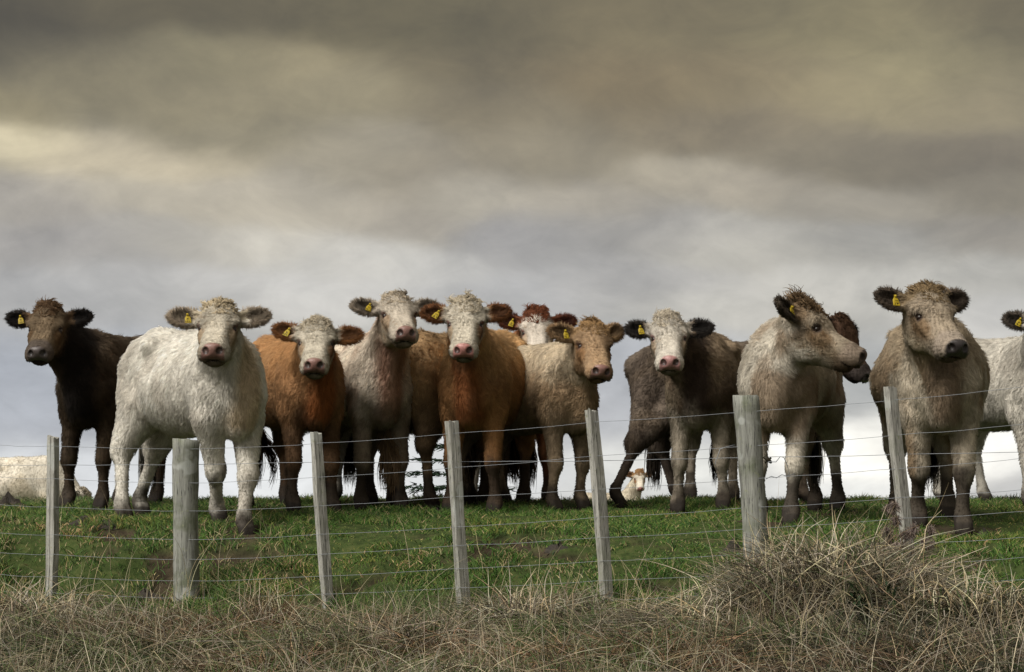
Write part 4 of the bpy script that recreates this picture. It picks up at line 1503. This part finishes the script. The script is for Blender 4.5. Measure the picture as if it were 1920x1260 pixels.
M_THATCH = mat_mud()
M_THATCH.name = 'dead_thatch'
tussock(1570, 1190, 9.6, .60, .42, 6500, .42, STRAW, [3, 2.2, 1.6, 3, 2.2, 2.4, 1.6], 'big heap of pale straw and long dead grass between the two right posts', .0028, 2, (.1, 1.4), .28)
tussock(1330, 1210, 9.5, .45, .35, 2400, .27, STRAW, [3, 2.6, 1.2, 3.4, .8, .8, 1.6], 'flattened pale straw spreading at the left foot of the big straw heap', .0030, 3, (.8, 2.4), .04, 3.3)
tussock(1500, 1250, 9.0, .40, .2, 2200, .16, [(.05, .06, .022), (.08, .085, .035), (.16, .13, .07), (.04, .06, .02)], [3, 3, 2, 2], 'dark green hollow of short grass in front of the straw heap', .0024, 11, (.3, 1.4), .05)
tussock(1820, 1185, 9.2, .40, .34, 2600, .24, [(.06, .055, .025), (.10, .085, .04), (.16, .12, .065), (.05, .065, .022)], [3, 3, 2, 2], 'dark mossy grass hump at the right edge below the straw heap', .0028, 4, (.6, 2.0), .14)
tussock(60, 1150, 10.9, .42, .30, 2400, .24, STRAW, [3, 3.4, 2, 2, 1.5, .7, .8], 'combed over straw coloured grass hump at the left edge', .0030, 5, (.6, 2.4), .10, 3.0)
tussock(500, 1185, 10.5, .16, .14, 900, .30, [(.17, .10, .05), (.24, .15, .075), (.11, .075, .03)], [3, 2, 2], 'upright reddish brown tuft between the round post and the next batten', .0024, 6, (.1, .7), .02)
tussock(1010, 1215, 9.9, .34, .28, 1900, .30, STRAW, [2.4, 2.4, 2, 2, 2.4, .8, 1.6], 'spiky pale straw clump below the middle of the fence', .0030, 7, (.2, 1.6), .06, .5)
tussock(300, 1225, 9.9, .55, .3, 2600, .13, [(.21, .14, .07), (.29, .20, .11), (.12, .09, .035), (.09, .10, .03)], [3, 2, 2, 1.4], 'brown matted grass in front of the thick round post', .0026, 8, (.4, 1.8), .03)
tussock(790, 1230, 9.7, .38, .25, 1700, .11, [(.18, .10, .06), (.26, .17, .10), (.12, .07, .04)], [3, 2, 2], 'low rusty brown grass patch below the fourth post', .0026, 9, (.5, 1.8), .03)

# dead thistle whose fluffy heads stand in front of the right batten
c = at(1700, 1130, 9.75)
th_o = np.array([c[0], c[1], G(c[0], c[1])])
th = empty('dead_thistle', th_o)
tag(th, 'dead purplish brown thistle with fluffy seed heads in front of the right hand batten', 'plant')
V_, F_ = [], []
fl_p, fl_c = [], []
for q in range(16):
    hx, hy = r.uniform(1640, 1745), r.uniform(945, 1035)
    tip = at(hx, hy, 9.75 + r.uniform(-.12, .12)) - th_o
    base_ = np.array([r.normal(0, .03), r.normal(0, .03), .1])
    midp = lerp(base_, tip, .6) + r.normal(0, .02, 3)
    v, f = tube([base_, midp, tip], [.004, .003, .0015], 5)
    o = len(V_)
    V_ += v
    F_ += [tuple(i + o for i in g) for g in f]
    m_ = 150
    dd = unit(r.normal(0, 1, (m_, 3)))
    a0 = tip + dd * .004
    ln = r.uniform(.012, .034, (m_, 1))
    fl_p.append(np.stack([a0, a0 + dd * ln * .6 + r.normal(0, .003, (m_, 3)), a0 + dd * ln + r.normal(0, .008, (m_, 3)) - np.array([0, 0, .006])], 1))
    fl_c.append(palette(r, m_, [(.16, .125, .11), (.24, .19, .16), (.09, .065, .05)], [2, 1, 1]))
mesh_obj('stem', V_, F_, mat_plain('thistle_stem', (.10, .075, .05), .9, .1), th)
fp = np.concatenate(fl_p)
fo = curves_obj('seed_fluff', fp, np.tile([.0016, .0013, .0004], (len(fp), 1)), np.concatenate(fl_c), unit(r.normal(0, 1, (len(fp), 3)) + np.array([0, -.3, .6])), M_STRAW, th)
fo['kind'] = 'stuff'

# small dark green bracken sprigs low on the right
for i, (px, py, Y_, lb) in enumerate([(1530, 1235, 8.9, 'dark green leafy sprig at the foot of the straw heap'), (1640, 1150, 9.1, 'smaller dark green sprig tucked into the straw heap')]):
    c = at(px, py, Y_)
    o_ = np.array([c[0], c[1], G(c[0], c[1])])
    sp = empty('leafy_sprig', o_)
    tag(sp, lb, 'plant')
    top_z = c[2] - o_[2] + .10
    lv, lf, sv, sf = [], [], [], []
    for st in range(7):
        tipp = np.array([r.normal(0, .09), r.normal(0, .06), top_z * r.uniform(.7, 1.1)])
        v, f = tube([np.array([0, 0, -.02]), tipp * .6 + r.normal(0, .01, 3), tipp], [.004, .003, .001], 5)
        o = len(sv)
        sv += v
        sf += [tuple(i_ + o for i_ in g) for g in f]
        for q in range(34):
            t = r.uniform(.25, 1)
            b_ = tipp * t
            d_ = unit(r.normal(0, 1, 3) + np.array([0, 0, .3])) * r.uniform(.02, .045)
            s_ = unit(np.cross(d_, [0, .4, 1])) * .008
            o = len(lv)
            lv += [b_, b_ + d_ * .5 + s_, b_ + d_, b_ + d_ * .5 - s_]
            lf.append((o, o + 1, o + 2, o + 3))
    mesh_obj('stem', sv, sf, mat_plain('sprig_stem', (.05, .05, .025), .9, .1), sp)
    mesh_obj('foliage', lv, lf, mat_plain('sprig_leaf', (.022, .045, .018), .6, .3), sp, smooth=False)['kind'] = 'stuff'

# mud clods and dung on the pasture
for i, (px, py, Y_, rx, rz, lb) in enumerate([
        (18, 940, 14.9, .17, .07, 'dark heap of churned mud at the left edge of the crest'), (170, 978, 13.0, .10, .03, 'small dark mud clod below the dark cow'),
        (205, 986, 12.8, .09, .02, 'flat dark dung pat between the left posts'), (1048, 1068, 11.9, .08, .015, 'bare grey mud patch left of the middle post'),
        (1375, 1058, 11.6, .11, .05, 'grey stone like clod at the foot of the leaning round post'), (1840, 1005, 12.3, .07, .025, 'little dung clod by the fawn cow front hoof'),
        (820, 955, 13.9, .16, .025, 'trampled mud under the ginger cow hooves'), (275, 1062, 11.9, .10, .02, 'dark earth scar left of the thick round post')]):
    x_ = (px - 960) / FPX * Y_
    V, F = [], []
    nu, nv = 18, 6
    for j in range(nv + 1):
        for k in range(nu):
            t, q = 2 * math.pi * k / nu, j / nv
            rr = math.cos(q * math.pi / 2) * r.uniform(.82, 1.18) * (1 + .22 * math.sin(2 * t + i) + .13 * math.sin(5 * t + i * 2)) * rx
            V.append((rr * math.cos(t), rr * math.sin(t) * .8, -.03 + (rz + .03) * q * (1 + r.normal(0, .35))))
    for j in range(nv):
        for k in range(nu):
            F.append((j * nu + k, j * nu + (k + 1) % nu, (j + 1) * nu + (k + 1) % nu, (j + 1) * nu + k))
    m_o = mesh_obj('mud_clod', V, F, M_MUD)
    m_o.location = (x_, Y_, G(x_, Y_))
    tag(m_o, lb, 'mud')

# conifer far beyond the crest, its boughs showing between the legs
TY = 46.0
c = at(850, 1010, TY)
to = np.array([c[0], c[1], G(c[0], c[1])])
tr = empty('spruce_tree', to)
tag(tr, 'dark spruce far beyond the crest seen between the legs of the middle cows', 'tree')
topz = at(850, 800, TY)[2] - to[2]
v, f = tube([np.array([0, 0, -.5]), np.array([0, 0, topz * .5]), np.array([0, 0, topz])], [.16, .10, .015], 8)
mesh_obj('trunk', v, f, mat_plain('bark', (.05, .04, .03), .9, .1), tr)
cv, cf = [], []
zt = -.2
while zt < topz - .1:
    frac = (zt + .2) / (topz + .2)
    nb_ = 9
    for q in range(nb_):
        a_ = q * 2 * math.pi / nb_ + r.uniform(0, .7)
        ln = (2.9 * (1 - frac) + .25) * r.uniform(.7, 1.1)
        d_ = np.array([math.cos(a_), math.sin(a_), 0])
        e_ = np.array([-math.sin(a_), math.cos(a_), 0])
        for sgm in range(int(ln * 26)):
            t = r.uniform(.1, 1) * ln
            b_ = d_ * t + np.array([0, 0, zt + .10 * t - .07 * t * t + .02 * r.normal()])
            w_ = .30 * (1 - t / ln) + .10
            off = e_ * r.uniform(-w_, w_)
            dd = unit(d_ + e_ * r.normal(0, .6) + np.array([0, 0, r.normal(-.1, .25)])) * r.uniform(.12, .26)
            s_ = unit(np.cross(dd, [r.normal(), r.normal(), 1])) * .022
            o = len(cv)
            cv += [b_ + off - s_, b_ + off + s_, b_ + off + dd]
            cf.append((o, o + 1, o + 2))
    zt += .30
mesh_obj('crown', cv, cf, mat_plain('spruce_needles', (.020, .036, .022), .8, .15), tr, smooth=False)
